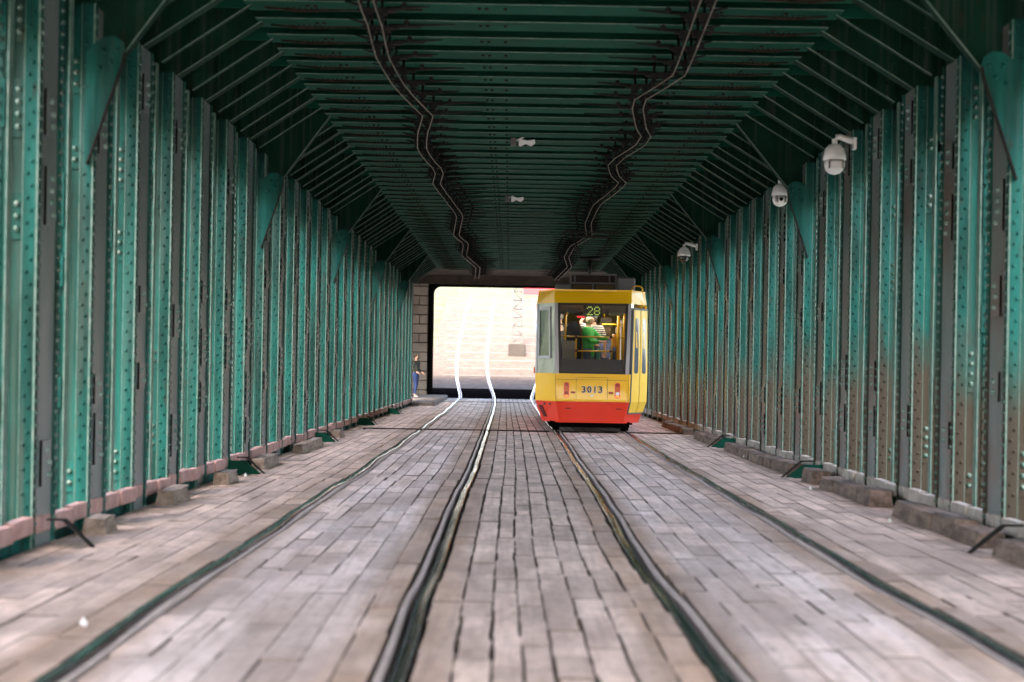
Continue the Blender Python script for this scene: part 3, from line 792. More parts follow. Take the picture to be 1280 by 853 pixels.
def dome(px, py, y, armdx, lens, dark, lab, k=1.0):
    p = P(px, py, y); e = empty('dome_camera', p); tag(e, lab, 'camera', 'dome cameras on the right wall')
    mb = MB()
    if dark:
        mb.lathe([(.03 * k, .12 * k), (.085 * k, .10 * k), (.125 * k, .03 * k), (.145 * k, -.05 * k), (.148 * k, -.075 * k), (.12 * k, -.08 * k)][::-1], (0, 0, 0), 20)
    else:
        mb.lathe([(.03 * k, .15 * k), (.07 * k, .135 * k), (.11 * k, .09 * k), (.13 * k, .02 * k), (.137 * k, -.04 * k), (.125 * k, -.045 * k)][::-1], (0, 0, 0), 20)
    mb.build('housing', M['white'], e)
    mb = MB()
    if dark:
        mb.lathe([(.11 * k, -.078 * k), (.112 * k, -.12 * k), (.095 * k, -.17 * k), (.06 * k, -.205 * k), (.01, -.22 * k)][::-1], (0, 0, 0), 18); mb.build('dome', M['smoke'], e)
    else:
        mb.lathe([(.12 * k, -.044 * k), (.12 * k, -.11 * k), (.10 * k, -.165 * k), (.06 * k, -.20 * k), (.01, -.215 * k)][::-1], (0, 0, 0), 18); b_ = mb.build('lower_housing', M['white'], e)
        mb = MB(); mb.cbox(-.075 * k, .075 * k, -.128 * k, -.06, -.17 * k, -.055 * k, .02 * k); mb.build('lens_turret', M['white'], e)
        mb = MB()
        mb.box(-.083 * k, -.077 * k, -.1225 * k, -.08, -.15 * k, -.055 * k); mb.box(.077 * k, .083 * k, -.1225 * k, -.08, -.15 * k, -.055 * k); mb.box(-.083 * k, .083 * k, -.1255 * k, -.09, -.0545 * k, -.049 * k)
        mb.build('seam', M['black'], e)
        if lens:
            mb = MB(); mb.lathe([(.028, 0), (.028, -.008), (.02, -.012)], (0, -.129 * k, -.105 * k), 14, 0, 'Y')
            for sx in (-1, 1):
                for q in range(4): mb.box(sx * .052 - .008, sx * .052 + .008, -.134 * k, -.129 * k, -.075 - q * .02 - .006, -.075 - q * .02 + .006)
            mb.build('lens', M['smoke'], e)
    mb = MB(); h = .15 * k if not dark else .12 * k
    mb.tube([(0, 0, h - .02), (0, 0, h + .05), (.02, 0, h + .075), (.06, 0, h + .08), (armdx * .6, 0, h + .055), (armdx, 0, h + .03)], [.03, .032, .034, .034, .035, .04], 10)
    mb.box(armdx - .005, armdx + .03, -.05, .05, h - .06, h + .07)
    mb.build('arm', M['white'], e)
dome(1043, 196, X_R * FPX / 441 , .21, False, False, 'largest white dome camera on a bracket high on the right wall', .97)
dome(975, 242, X_R * FPX / 349, .10, True, False, 'white dome camera with black lens, second along the right wall', .90)
dome(855, 316, X_R * FPX / 240, .25, False, True, 'white dome camera with dark smoked dome, farthest along the right wall', .95)

# ------------------------------------------------------------------ people
def skin(name, chains, mt, parent, sub=2, root=0):
    """chains: list of lists of (co, radius); points that coincide are shared"""
    vs, rs, es, key = [], [], [], {}
    for ch in chains:
        prev = None
        for co, r in ch:
            k = tuple(round(c, 4) for c in co)
            if k not in key: key[k] = len(vs); vs.append(co); rs.append(r)
            i = key[k]
            if prev is not None and prev != i: es.append((prev, i))
            prev = i
    me = bpy.data.meshes.new(name); me.from_pydata(vs, es, []); o = bpy.data.objects.new(name, me); COL.objects.link(o)
    o.modifiers.new('s', 'SKIN')
    sv = me.skin_vertices[0].data
    for i, r in enumerate(rs): sv[i].radius = (r, r) if not isinstance(r, tuple) else r
    for v in sv: v.use_root = False
    sv[root].use_root = True
    o.modifiers.new('d', 'SUBSURF').levels = sub; o.modifiers['d'].render_levels = sub
    dg = bpy.context.evaluated_depsgraph_get(); dg.update()
    nm = bpy.data.meshes.new_from_object(o.evaluated_get(dg)); nm.name = name
    bpy.data.objects.remove(o); nm.materials.clear(); nm.materials.append(mt)
    for p in nm.polygons: p.use_smooth = True
    return link(name, nm, parent)
def hand(w, d, side, curl=.5):
    """five finger chains from wrist w along d (unit)"""
    d = Vector(d).normalized(); up = Vector((0, 0, 1)); a = d.cross(up)
    a = a.normalized() if a.length > .2 else Vector((1, 0, 0)); n = a.cross(d).normalized(); w = Vector(w)
    palm = w + d * .055; ch = [[(tuple(w), .026), (tuple(palm), .030)]]
    for i, (off, ln) in enumerate(((-.033, .062), (-.011, .074), (.011, .078), (.033, .070))):
        b = w + d * .09 + a * off; m1 = b + d * ln * .5 - n * .012 * curl; m2 = b + d * ln * .9 - n * .04 * curl
        ch.append([(tuple(palm), .030), (tuple(b), .0105), (tuple(m1), .0095), (tuple(m2), .008)])
    b = w + d * .035 + a * -.04 * side; ch.append([(tuple(palm), .030), (tuple(b), .013), (tuple(b + d * .03 - a * .015 * side), .0115), (tuple(b + d * .055 - a * .012 * side), .009)])
    return ch
SK = mat('skin', (.50, .30, .22), (.56, .34, .26), .5)
def person(loc, rot, J, label, top, trousers, hair, shoes, H=1.66, long_coat=0, extra=None, hairlen=.0, collar=None, sleeve=1.0, cat='person'):
    e = empty('person', loc); e.rotation_euler.z = rot; tag(e, label, cat)
    k = H / 1.70
    v = lambda n: tuple(Vector(J[n]) * k)
    pel, wst, chs, nck, hd = v('pelvis'), v('waist'), v('chest'), v('neck'), v('head')
    V = Vector
    body = [[(pel, .115), (wst, .105), (chs, .12), (nck, .052)]]
    nk = V(nck); hv = V(hd); 
    body.append([(nck, .052), (tuple(nk.lerp(hv, .45)), .055), (tuple(hv), .082), (tuple(hv + V((0, .0, .075)) * k), .07)])
    body.append([(tuple(hv), .082), (tuple(hv + V((0, -.055, -.045)) * k), .045)])    # jaw
    body.append([(tuple(hv), .082), (tuple(hv + V((0, -.085, -.005)) * k), .017), (tuple(hv + V((0, -.103, -.012)) * k), .012)])   # nose
    for s, S_ in ((-1, 'l'), (1, 'r')):
        sh, el, wr = v('sh' + S_), v('el' + S_), v('wr' + S_)
        body.append([(chs, .12), (sh, .058), (el, .040), (wr, .026)])
        d = V(wr) - V(el); body += hand(wr, d, s, .6)
        hp, kn, an = v('hp' + S_), v('kn' + S_), v('an' + S_)
        body.append([(pel, .115), (hp, .088), (kn, .056), (an, .038), (tuple(V(an) + V((0, -.12, -.05)) * k), .032)])
    b = skin('body', body, SK, e)
    tr = [[(pel, .128)]]
    tr = []
    for S_ in 'lr':
        tr.append([(pel, .130), (v('hp' + S_), .098), (v('kn' + S_), .070), (tuple(V(v('an' + S_)) + V((0, 0, .03))), .056)])
    tr.append([(pel, .130), (wst, .118)])
    skin('trousers', tr, trousers, e)
    up = [[(pel, (.150, .125)) if long_coat else (tuple(V(pel).lerp(V(wst), .3)), (.145, .12)), (wst, (.150, .118)), (chs, (.170, .125)), (tuple(V(nck) - V((0, 0, .01))), .07)]]
    if long_coat:
        lo = tuple(V(pel) + V((0, 0, -long_coat))); up.insert(0, [(lo, (.185, .15)), (pel, (.150, .125))])
    for S_ in 'lr':
        sh, el, wr = V(v('sh' + S_)), V(v('el' + S_)), V(v('wr' + S_))
        end = el.lerp(wr, .9) if sleeve >= 1 else sh.lerp(el, .85)
        c_ = [(chs, (.170, .125)), (tuple(sh), .076)]
        c_ += [(tuple(el), .056), (tuple(end), .045)] if sleeve >= 1 else [(tuple(end), .06)]
        up.append(c_)
    root = 0
    skin('jacket' if sleeve >= 1 else 'shirt', up, top, e)
    hr = [[(tuple(hv + V((0, .02, .085)) * k), .082), (tuple(hv + V((0, .045, .02)) * k), .080), (tuple(hv + V((0, .05, -.05 - hairlen)) * k), .060)],
          [(tuple(hv + V((0, .045, .02)) * k), .080), (tuple(hv + V((.05, .01, -.02 - hairlen * .6)) * k), .04)], [(tuple(hv + V((0, .045, .02)) * k), .080), (tuple(hv + V((-.05, .01, -.02 - hairlen * .6)) * k), .04)]]
    skin('hair', hr, hair, e)
    mb = MB()
    for sx in (-1, 1):
        mb.lathe([(.004, -.008), (.011, 0), (.004, .008)], tuple(hv + V((sx * .030, -.078, .012)) * k), 8, 0, 'Y')
    mb.cbox(*(lambda c: (c.x - .024, c.x + .024, c.y - .006, c.y + .004, c.z - .005, c.z + .005))(hv + V((0, -.092, -.062)) * k), .003, 1)
    mb.build('face_details', [M['black'], mat('lips', (.35, .12, .10), None, .5)], e)
    for S_ in 'lr':
        a = V(v('an' + S_)); skin('shoe', [[(tuple(a + V((0, .03, -.035))), .045), (tuple(a + V((0, -.07, -.045))), .042), (tuple(a + V((0, -.15, -.052))), .033)]], shoes, e, 1)
    if extra: extra(e, v, k)
    return e
STAND = dict(pelvis=(0, 0, .93), waist=(0, .0, 1.08), chest=(0, .01, 1.28), neck=(0, .02, 1.44), head=(0, -.005, 1.58),
             shl=(-.18, .01, 1.38), ell=(-.22, .03, 1.10), wrl=(-.21, -.06, .87), shr=(.18, .01, 1.38), elr=(.22, .03, 1.10), wrr=(.21, -.06, .87),
             hpl=(-.09, 0, .86), knl=(-.10, -.02, .48), anl=(-.10, .03, .09), hpr=(.09, 0, .86), knr=(.10, -.02, .48), anr=(.10, .03, .09))

# man beyond the steel wall, seen from behind his left, half hidden by the wall
J = dict(STAND); J.update(wrl=(-.16, -.16, .98), wrr=(.17, -.18, .98), knl=(-.10, -.06, .48), anl=(-.11, -.02, .09), knr=(.09, .03, .48), anr=(.09, .12, .10))
def satchel(e, v, k):
    c = Vector(v('pelvis')) + Vector((-.16, .13, .12)); mb = MB(); mb.cbox(c.x - .05, c.x + .10, c.y - .05, c.y + .03, c.z - .06, c.z + .10, .02)
    mb.build('green_pouch', mat('green_print', (.02, .45, .20), None, .6), e)
person(P(519.5, 497, 60.3) * 1.0, R(60), J, 'person in a dark jacket and blue jeans standing on the slab by the end wall', mat('black_green_jacket', (.015, .022, .02), (.04, .055, .045), .7),
       mat('blue_jeans', (.012, .035, .13), (.03, .07, .20), .8), mat('dark_brown_hair', (.05, .03, .02), None, .6), mat('pale_shoes', (.5, .48, .5), None, .6), H=1.64, extra=satchel)

# ------------------------------------------------------------------ tram
TY = 33.0; tc = P(739, 541, TY); TX = tc.x
YEL = mat('yellow_tram_paint', (.88, .50, .012), (.85, .46, .010), .32, scale=(1, 1, 1), coat=.25)
YEL2 = mat('pale_yellow_door_paint', (.88, .60, .09), (.84, .54, .06), .35, coat=.2)
RED = mat('red_tram_paint', (.85, .050, .022), (.80, .042, .02), .32, scale=(1.5, 1.5, 1.5), coat=.2)
SIL = mat('silver_pillar_paint', (.42, .42, .46), None, .3, metal=.2)
GRY = mat('blue_grey_roof_paint', (.085, .10, .13), (.12, .13, .16), .45)
CRM = mat('cream_interior_panel', (.35, .37, .38), (.42, .43, .43), .5)
BAR = mat('yellow_handrail', (.80, .46, .02), None, .35)
BLK = mat('black_rubber', (.012, .012, .014), None, .45)
def glass(name, col, alpha):
    m = bpy.data.materials.new(name); m.use_nodes = True; t = m.node_tree; N, L = t.nodes, t.links; N.clear()
    o = N.new('ShaderNodeOutputMaterial'); mx = N.new('ShaderNodeMixShader'); fr = N.new('ShaderNodeFresnel'); fr.inputs[0].default_value = 1.45
    tr = N.new('ShaderNodeBsdfTransparent'); tr.inputs[0].default_value = (*col, 1); gl = N.new('ShaderNodeBsdfGlossy'); gl.inputs['Roughness'].default_value = .03
    ad = N.new('ShaderNodeMath'); ad.operation = 'MAXIMUM'; ad.inputs[1].default_value = alpha; L.new(fr.outputs[0], ad.inputs[0])
    L.new(ad.outputs[0], mx.inputs[0]); L.new(tr.outputs[0], mx.inputs[1]); L.new(gl.outputs[0], mx.inputs[2]); L.new(mx.outputs[0], o.inputs[0]); return m
GLS = glass('window_glass', (.88, .90, .90), .03); TGL = glass('tinted_glass', (.78, .84, .82), .15)
tram = empty('tram', (TX, TY, 0)); tram.rotation_euler.z = -R(1.0); tag(tram, 'yellow and red tram number 28 seen from behind on the right track', 'tram')
LEN = 12.2
# (height, half width of the flat rear face, half width of the body, how far the face is set back)
SEC = [(.22, .66, 1.02, .12), (.66, .74, 1.165, .0), (1.235, .76, 1.175, .035), (2.70, .80, 1.165, .20), (2.95, .80, 1.13, .25)]
CD = .75
def sec(z):
    for a, b in zip(SEC, SEC[1:]):
        if z <= b[0]:
            t = max(0, (z - a[0]) / (b[0] - a[0])); return [a[i] + (b[i] - a[i]) * t for i in range(1, 4)]
    return list(SEC[-1][1:])
def fp(x, z, out=0.0):
    a, b, s = sec(z); return Vector((x, s - out, z))
def cp(side, t, z, out=0.0):
    a, b, s = sec(z); p = Vector((side * (a + (b - a) * t), s + CD * t, z))
    n = Vector((side * CD, -(b - a), 0)).normalized(); return p + n * out
def band(mb, z0, z1, m, thick=.03, parts=('c', 'l', 'r', 's')):
    """a closed-up panel of the shell between two heights, with thickness"""
    for q in parts:
        if q == 'c': c = [fp(-sec(z0)[0], z0), fp(sec(z0)[0], z0), fp(sec(z1)[0], z1), fp(-sec(z1)[0], z1)]; d = (0, thick, 0)
        elif q in 'lr':
            sd_ = -1 if q == 'l' else 1
            c = [cp(sd_, 0, z0), cp(sd_, 1, z0), cp(sd_, 1, z1), cp(sd_, 0, z1)]; d = (-sd_ * thick, thick * .6, 0)
        else:
            for sd_ in (-1, 1):
                b0, b1 = sec(z0), sec(z1)
                c = [Vector((sd_ * b0[1], b0[2] + CD, z0)), Vector((sd_ * b0[1], LEN - .6, z0)), Vector((sd_ * b1[1], LEN - .6, z1)), Vector((sd_ * b1[1], b1[2] + CD, z1))]
                mb.prism(c, (-sd_ * thick, 0, 0), m)
            continue
        mb.prism(c, d, m)
mb = MB(); band(mb, .22, .655, 0); mb.build('red_skirt', RED, tram)
mb = MB(); band(mb, .658, 1.235, 0); mb.build('lower_body', YEL, tram)
mb = MB(); band(mb, 2.70, 2.95, 0)
mb.prism([(-1.13, .25 + CD, 2.95), (-.80, .25, 2.95), (.80, .25, 2.95), (1.13, .25 + CD, 2.95), (1.13, LEN - .6, 2.95), (-1.13, LEN - .6, 2.95)], (0, 0, .035)); 
rb_ = mb.build('roof', YEL, tram)
mb = MB(); mb.box(-1.1, 1.1, LEN - .62, LEN - .5, .3, 2.9); mb.build('front_end', YEL, tram)
# pillars
mb = MB()
for sd_ in (-1, 1):
    z0, z1 = 1.235, 2.70
    a = [fp(sd_ * (sec(z0)[0] - .075), z0, .012), fp(sd_ * (sec(z0)[0] + .0), z0, .012), fp(sd_ * (sec(z1)[0] + .0), z1, .012), fp(sd_ * (sec(z1)[0] - .065), z1, .012)]
    mb.prism(a if sd_ > 0 else a[::-1], (0, .05, 0))
mb.build('rear_pillars', SIL, tram)
mb = MB()
for sd_ in (-1, 1):
    for k in range(9):
        y = 1.1 + k * 1.35; b = sec(1.9)[1]; mb.box(sd_ * (b - .03), sd_ * (b + .004), y, y + .16, 1.236, 2.699)
mb.build('side_pillars', YEL, tram)
mb = MB()
for sd_ in (-1, 1):
    b = sec(1.9)[1]; mb.box(sd_ * (b - .018), sd_ * (b - .012), 1.27, LEN - .7, 1.24, 2.69)
mb.build('side_windows', TGL, tram)
# rear window: rubber frame, pane, dark lower band
def face_quad(x0b, x1b, x0t, x1t, z0, z1, out, th, mb, m=0):
    mb.prism([fp(x0b, z0, out), fp(x1b, z0, out), fp(x1t, z1, out), fp(x0t, z1, out)], (0, th, 0), m)
win = empty('rear_window', (0, 0, 0)); win.parent = tram
mb = MB(); hb, ht = .685, .735
face_quad(-hb, -hb + .045, -ht, -ht + .055, 1.236, 2.70, .006, .04, mb); face_quad(hb - .045, hb, ht - .055, ht, 1.236, 2.70, .006, .04, mb)
face_quad(-hb + .046, hb - .046, -hb + .046, hb - .046, 1.236, 1.275, .006, .04, mb); face_quad(-ht + .05, ht - .05, -ht + .05, ht - .05, 2.655, 2.70, .006, .04, mb)
mb.build('window_frame', BLK, win)
mb = MB(); face_quad(-hb + .046, hb - .046, -hb + .044, hb - .044, 1.276, 1.535, .0, .03, mb); mb.build('dark_lower_band', mat('dark_grey_window_band', (.02, .021, .026), None, .4), win)
mb = MB(); face_quad(-hb + .02, hb - .02, -ht + .02, ht - .02, 1.27, 2.68, -.012, .005, mb); mb.build('pane', GLS, win)
# left corner window
cw = empty('corner_window', (0, 0, 0)); cw.parent = tram
def cq(mb, sd_, t0, t1, z0, z1, out, th, m=0, t0t=None, t1t=None):
    t0t = t0 if t0t is None else t0t; t1t = t1 if t1t is None else t1t
    cuts = [z0] + [q for q in (.66, 1.235) if z0 + .02 < q < z1 - .02] + [z1]
    if len(cuts) > 2:
        L_ = lambda a, b, z: a + (b - a) * (z - z0) / (z1 - z0)
        for za, zb in zip(cuts, cuts[1:]): cq(mb, sd_, L_(t0, t0t, za), L_(t1, t1t, za), za, zb, out, th, m, L_(t0, t0t, zb), L_(t1, t1t, zb))
        return
    c = [cp(sd_, t0, z0, out), cp(sd_, t1, z0, out), cp(sd_, t1t, z1, out), cp(sd_, t0t, z1, out)]
    n = (c[1] - c[0]).normalized(); nn = Vector((sd_ * CD, -.38, 0)).normalized() * -th
    mb.prism(c, nn, m)
mb = MB(); cq(mb, -1, 0.02, .98, 1.236, 2.699, -.01, .012); mb.build('corner_glazing', mat('reflection_toned_glazing', (.22, .29, .22), (.40, .45, .38), .25, scale=(3, 3, 2), coat=.3), cw)  # opaque glazing, its pale green reflections put into the colour
mb = MB()
for (t0, t1, z0, z1) in ((.20, .27, 1.60, 2.55), (.78, .86, 1.60, 2.55), (.20, .86, 1.54, 1.60), (.20, .86, 2.55, 2.62)): cq(mb, -1, t0, t1, z0, z1, .02, .03)
mb.build('sash_frame', mat('grey_aluminium', (.30, .31, .33), None, .4, metal=.4), cw)
mb = MB(); cq(mb, -1, .27, .78, 1.60, 2.55, .004, .01); mb.build('sash_pane', mat('dark_green_sash_glass', (.012, .035, .030), (.06, .14, .05), .15, scale=(4, 4, 1.5), spec=.4), cw)
mb = MB(); cq(mb, -1, .93, 1.0, 1.236, 2.699, .006, .03); mb.build('edge_strip', SIL, cw)
# right corner: glass strip and two-leaf door
mb = MB(); cq(mb, 1, 0.02, .16, 1.236, 2.699, -.01, .012); mb.build('corner_glass', TGL, tram)
door = empty('door', (0, 0, 0)); door.parent = tram
for (t0, t1) in ((.13, .53), (.57, .98)):
    mb = MB(); cq(mb, 1, t0, t1, .44, 2.58, .022, .04); lf = mb.build('door_leaf', YEL2, door)
    mb = MB(); tm = (t0 + t1) / 2; z0, z1 = 1.25, 2.42
    pts = []
    for i in range(17):
        a = math.pi * i / 8; cz = z1 - .06 if i <= 8 else z0 + .06
        if i == 8: pts.append(cp(1, tm - .12, z1 - .06, .026))
        pts.append(cp(1, tm + .12 * math.cos(a), cz + .06 * math.sin(a), .026))
    mb.prism(pts[:-1], Vector((-.012, .006, 0)), 0); mb.build('door_window', mat('dark_door_glass', (.10, .13, .17), None, .08, spec=.8), door)
mb = MB(); cq(mb, 1, .535, .565, .44, 2.58, .01, .02); cq(mb, 1, .10, .13, .44, 2.58, .018, .02); cq(mb, 1, .10, .99, 2.585, 2.62, .02, .03); cq(mb, 1, .12, .98, .41, .438, .02, .03); mb.build('door_seal', mat('blue_grey_seal', (.10, .13, .18), None, .5), door)
# rear details
def rr_box(mb, x0, x1, z0, z1, out, th, m=0, c=.012):
    xs_ = [(x0 + c, z0), (x1 - c, z0), (x1, z0 + c), (x1, z1 - c), (x1 - c, z1), (x0 + c, z1), (x0, z1 - c), (x0, z0 + c)]
    mb.prism([fp(x, z, out) for x, z in xs_], (0, th, 0), m)
for k in range(3):
    x0, x1 = ((-.72, -.33), (-.322, .315), (.323, .72))[k]
    mb = MB(); rr_box(mb, x0, x1, .70 if k != 1 else .665, 1.10 if k != 1 else 1.15, .02, .03, 0, .02); mb.build('rear_hatch', YEL, tram)
mb = MB()
for x in (-.326, .319): mb.prism([fp(x - .003, .705, .0215), fp(x + .003, .705, .0215), fp(x + .003, 1.15, .0215), fp(x - .003, 1.15, .0215)], (0, .01, 0))
for z_ in (1.108, 1.158):
    a_ = .72 if z_ < 1.12 else .31; mb.prism([fp(-a_, z_, .0215 if z_ < 1.12 else .022), fp(a_, z_, .0215 if z_ < 1.12 else .022), fp(a_, z_ + .005, .0215), fp(-a_, z_ + .005, .0215)], (0, .01, 0))
for sd_ in (-1, 1): mb.prism([fp(sd_ * .742, .67, .004), fp(sd_ * .748, .67, .004), fp(sd_ * .762, 1.23, .004), fp(sd_ * .756, 1.23, .004)][::sd_], (0, .006, 0))
mb.build('panel_seam', mat('dark_panel_seam', (.10, .07, .02), None, .8), tram)
mb = MB(); mb.prism([fp(-.74, .668, .03), fp(.72, .668, .03), fp(.72, .70, .028), fp(-.74, .70, .028)], (0, .03, 0)); mb.build('bumper_ledge', YEL, tram)
ORG = mat('orange_lens', (.60, .09, .008), None, .3); RLE = mat('red_lens', (.34, .012, .01), None, .3)
def emis(name, c, e_):
    m = mat(name, c, None, .3); b = m.node_tree.nodes['Principled BSDF']; b.inputs['Emission Color'].default_value = (*c, 1); b.inputs['Emission Strength'].default_value = e_; return m
LIT = emis('lit_orange_lamp', (1, .30, .03), .05)
for x in (-.525, .525):
    lt = empty('tail_light', (0, 0, 0)); lt.parent = tram
    mb = MB(); rr_box(mb, x - .055, x + .055, .735, 1.055, .032, .03, 0, .03); mb.build('housing', RED, lt)
    for (z0, z1, mt) in ((.975, 1.04, RLE), (.875, .965, ORG), (.80, .865, RLE if x < 0 else M['white']), (.75, .795, LIT)):
        mb = MB(); rr_box(mb, x - .038, x + .038, z0, z1, .040, .012, 0, .01); mb.build('lens', mt, lt)
    sg = 1 if x < 0 else -1
    mb = MB(); rr_box(mb, x + sg * .135 - .045, x + sg * .135 + .045, .825, .868, .026, .012, 0, .004); mb.build('reflector', RLE, tram)
    mb = MB(); rr_box(mb, x - .02, x + .10, .505, .525, .008, .02, 0, .004); mb.build('bumper_slot', mat('dark_red_slot', (.16, .01, .01), None, .6), tram)
mb = MB(); cq(mb, -1, .62, .80, .32, .56, .004, .01, 0, .72, .92); mb.build('side_vent', mat('dark_red_vent', (.10, .01, .01), None, .7), tram)
mb = MB()
for t in (.32, .58):
    c = cp(-1, t, .595, .003); mb.lathe([(.022, 0), (.024, -.02), (.008, -.024)], c, 10, 0, 'Y')
mb.build('coupling_sockets', GRY, tram)
def text(s_, size, mt, name, parent, loc, ext=.003, sx=1.0, bold=0):
    cu = bpy.data.curves.new(name, 'FONT'); cu.body = s_; cu.size = size; cu.align_x = 'CENTER'; cu.align_y = 'CENTER'; cu.extrude = ext; cu.space_character = sx; cu.offset = bold
    cu.resolution_u = 3
    o = bpy.data.objects.new(name, cu); COL.objects.link(o); dg = bpy.context.evaluated_depsgraph_get(); dg.update()
    me = bpy.data.meshes.new_from_object(o.evaluated_get(dg)); bpy.data.objects.remove(o); me.materials.clear(); me.materials.append(mt)
    o = link(name, me, parent, loc); o.rotation_euler.x = R(90); return o
q = fp(.0, .91, .0)
wo = mat('white_number_outline', (.80, .80, .74), None, .5); dn = mat('dark_number', (.015, .018, .02), None, .6)
for i, ch in enumerate('3013'):
    x = -.168 + i * .114
    d_ = text(ch, .185, dn, 'number_digit', tram, (x, q.y - .040, .905), .002, 1, .004)
    u = text(ch, .185, wo, 'digit_outline', d_, (0, 0, 0), .002, 1, .009); u.rotation_euler.x = 0; u.location = (.004, 0, -.0045)
mb = MB(); mb.prism([fp(-.05, .80, .024), fp(0, .765, .024), fp(.05, .80, .024), fp(.02, .80, .024), fp(0, .785, .024), fp(-.02, .80, .024)], (0, .004, 0)); mb.build('chevron_mark', M['white'], tram)
# underframe, wheels
mb = MB(); mb.box(-.90, .90, 1.0, LEN - 1, .16, .42); mb.box(-.86, .80, .30, .55, .12, .24); mb.build('underframe', M['dark'], tram)
for (y, x) in ((1.4, -.735), (1.4, .735), (3.3, -.735), (3.3, .735), (9, -.735), (9, .735)):
    mb = MB(); mb.lathe([(.05, -.05), (.33, -.05), (.35, -.03), (.335, .05), (.08, .05)], (x, y, .345), 20, 0, 'X'); mb.build('wheel', M['rust'], tram)
mb = MB(); mb.box(-.80, -.66, .6, .75, .05, .3); mb.box(.66, .80, .6, .75, .05, .3); mb.build('track_brushes', M['dark'], tram)
# interior
mb = MB(); mb.box(-1.1, 1.1, 1.05, LEN - .7, .86, .90); mb.box(-.7, .7, .3, 1.05, .86, .899); mb.build('floor_panel', mat('dark_floor_lino', (.05, .05, .055), None, .6), tram)
mb = MB(); mb.box(-1.08, 1.08, 1.15, LEN - .7, 2.80, 2.83); mb.box(-.70, .70, .42, .62, 2.52, 2.79); mb.build('ceiling_panel', mat('grey_interior_ceiling', (.16, .17, .18), None, .5), tram)
mb = MB(); mb.box(-1.08, 1.08, LEN - 1.9, LEN - 1.86, .9, 2.8); mb.build('cab_bulkhead', mat('ochre_bulkhead', (.32, .19, .03), (.26, .16, .04), .6), tram)
mb = MB(); mb.box(-.62, -.33, .52, .62, 1.28, 1.92)
for i in range(6): mb.box(-.61 + i * .048, -.605 + i * .048 + .02, .512, .52, 1.29, 1.915)
mb.build('heater_cabinet', mat('ribbed_grey_panel', (.30, .31, .34), None, .5), tram)
sb = mat('dark_navy_seat', (.012, .014, .03), None, .8)
mb = MB(); poly = [(-.60, 1.30), (-.22, 1.30), (-.20, 1.95), (-.26, 2.24), (-.33, 2.34), (-.44, 2.34), (-.51, 2.24), (-.56, 1.95)]
mb.prism([(x, .80, z) for x, z in poly], (0, .12, 0)); mb.build('seat', sb, tram)
mb = MB()
for (x0, x1) in ((.42, .60), (.44, .58)):
    mb.prism([(x0, 2.0 if x0 < .43 else 3.4, .92), (x1, 2.0 if x0 < .43 else 3.4, .92), (x1, 2.0 if x0 < .43 else 3.4, 2.05), (x0 + .02, 2.0 if x0 < .43 else 3.4, 2.05)], (0, .1, 0))
mb.build('seat', sb, tram)
zf = lambda cy: 1.33 + (460 - (370 + cy / 10.04)) / 60.6            # heights read off the window
xf = lambda cx: ((690 + cx / 10.04) - 739) / 60.6 * 1.012
def bar(p0, p1, r, y, name='handrail', mt=BAR, par=tram):
    mb = MB(); mb.tube([(xf(p0[0]), y, zf(p0[1])), (xf(p1[0]), y, zf(p1[1]))], r, 8); return mb.build(name, mt, par)
bar((110, 492), (278, 492), .014, .34); bar((302, 492), (705, 492), .014, .34); bar((745, 496), (915, 496), .014, .34)
bar((290, 520), (290, 768), .015, .33); bar((735, 522), (735, 772), .015, .33); bar((310, 674), (710, 674), .014, .33)
for c in ((290, 492), (725, 492), (297, 672), (722, 674)):
    mb = MB(); x, z = xf(c[0]), zf(c[1]); mb.cbox(x - .025, x + .025, .305, .355, z - .025, z + .025, .008); mb.build('rail_joint', BLK, tram)
bar((160, 220), (155, 540), .018, .62); bar((240, 80), (160, 225), .02, .66); bar((900, 190), (895, 800), .025, .7); bar((828, 200), (822, 800), .028, .75)
bar((850, 200), (848, 470), .02, 1.3); bar((640, 310), (900, 312), .016, 1.6); bar((700, 90), (700, 400), .015, 2.8); bar((560, 90), (560, 400), .013, 5.0); bar((440, 250), (440, 500), .012, 7.0)
mb = MB(); mb.cbox(xf(750), xf(815), .78, .95, zf(615), zf(450), .02); mb.build('ticket_machine', mat('orange_ticket_box', (.75, .30, .02), None, .4), tram)
mb = MB(); mb.cbox(xf(800), xf(855), .9, 1.0, zf(440), zf(360), .01); mb.build('notice_panel', mat('pale_notice', (.4, .42, .42), None, .5), tram)
mb = MB(); mb.box(xf(640), xf(800), 2.6, 2.7, zf(330), zf(200)); mb.box(xf(690), xf(760), 1.7, 1.9, zf(460), zf(350)); mb.build('cab_equipment', mat('dark_brown_equipment', (.03, .025, .02), (.12, .07, .02), .6, scale=(14, 14, 14)), tram)
mb = MB(); mb.cbox(.36, .66, .44, .60, 2.46, 2.66, .02); mb.build('ceiling_hatch', mat('grey_green_hatch', (.22, .28, .28), None, .5), tram)
for (x0, x1) in ((-.52, -.24), (.16, .34)):
    mb = MB(); rr = .01; mb.box(x0, x1, .41, .418, 2.50, 2.60); mb.build('ceiling_frame', GRY, tram)
mb = MB(); mb.box(-.60, .62, 1.4, 1.5, 2.62, 2.68); mb.box(-.45, .45, .68, .74, 2.70, 2.73); mb.build('added_ceiling_glow', emis('added_interior_fill', (.9, .9, .85), 3.2), tram)  # unseen glowing strips added to brighten the day-lit interior
mb = MB(); mb.box(xf(300), xf(465), .9, .93, zf(247), zf(215)); mb.build('message_display', BLK, tram)
LEDR = emis('red_led', (1, .02, .03), .12)
mb = MB(); random.seed(3)
for i in range(15):
    if i in (10,): continue
    x = xf(305) + i * .0108 * 1.0; hgt = random.choice((.008, .012, .016))
    mb.box(x, x + .007, .893, .897, zf(234) - hgt / 2, zf(234) + hgt)
mb.build('red_message', LEDR, tram)
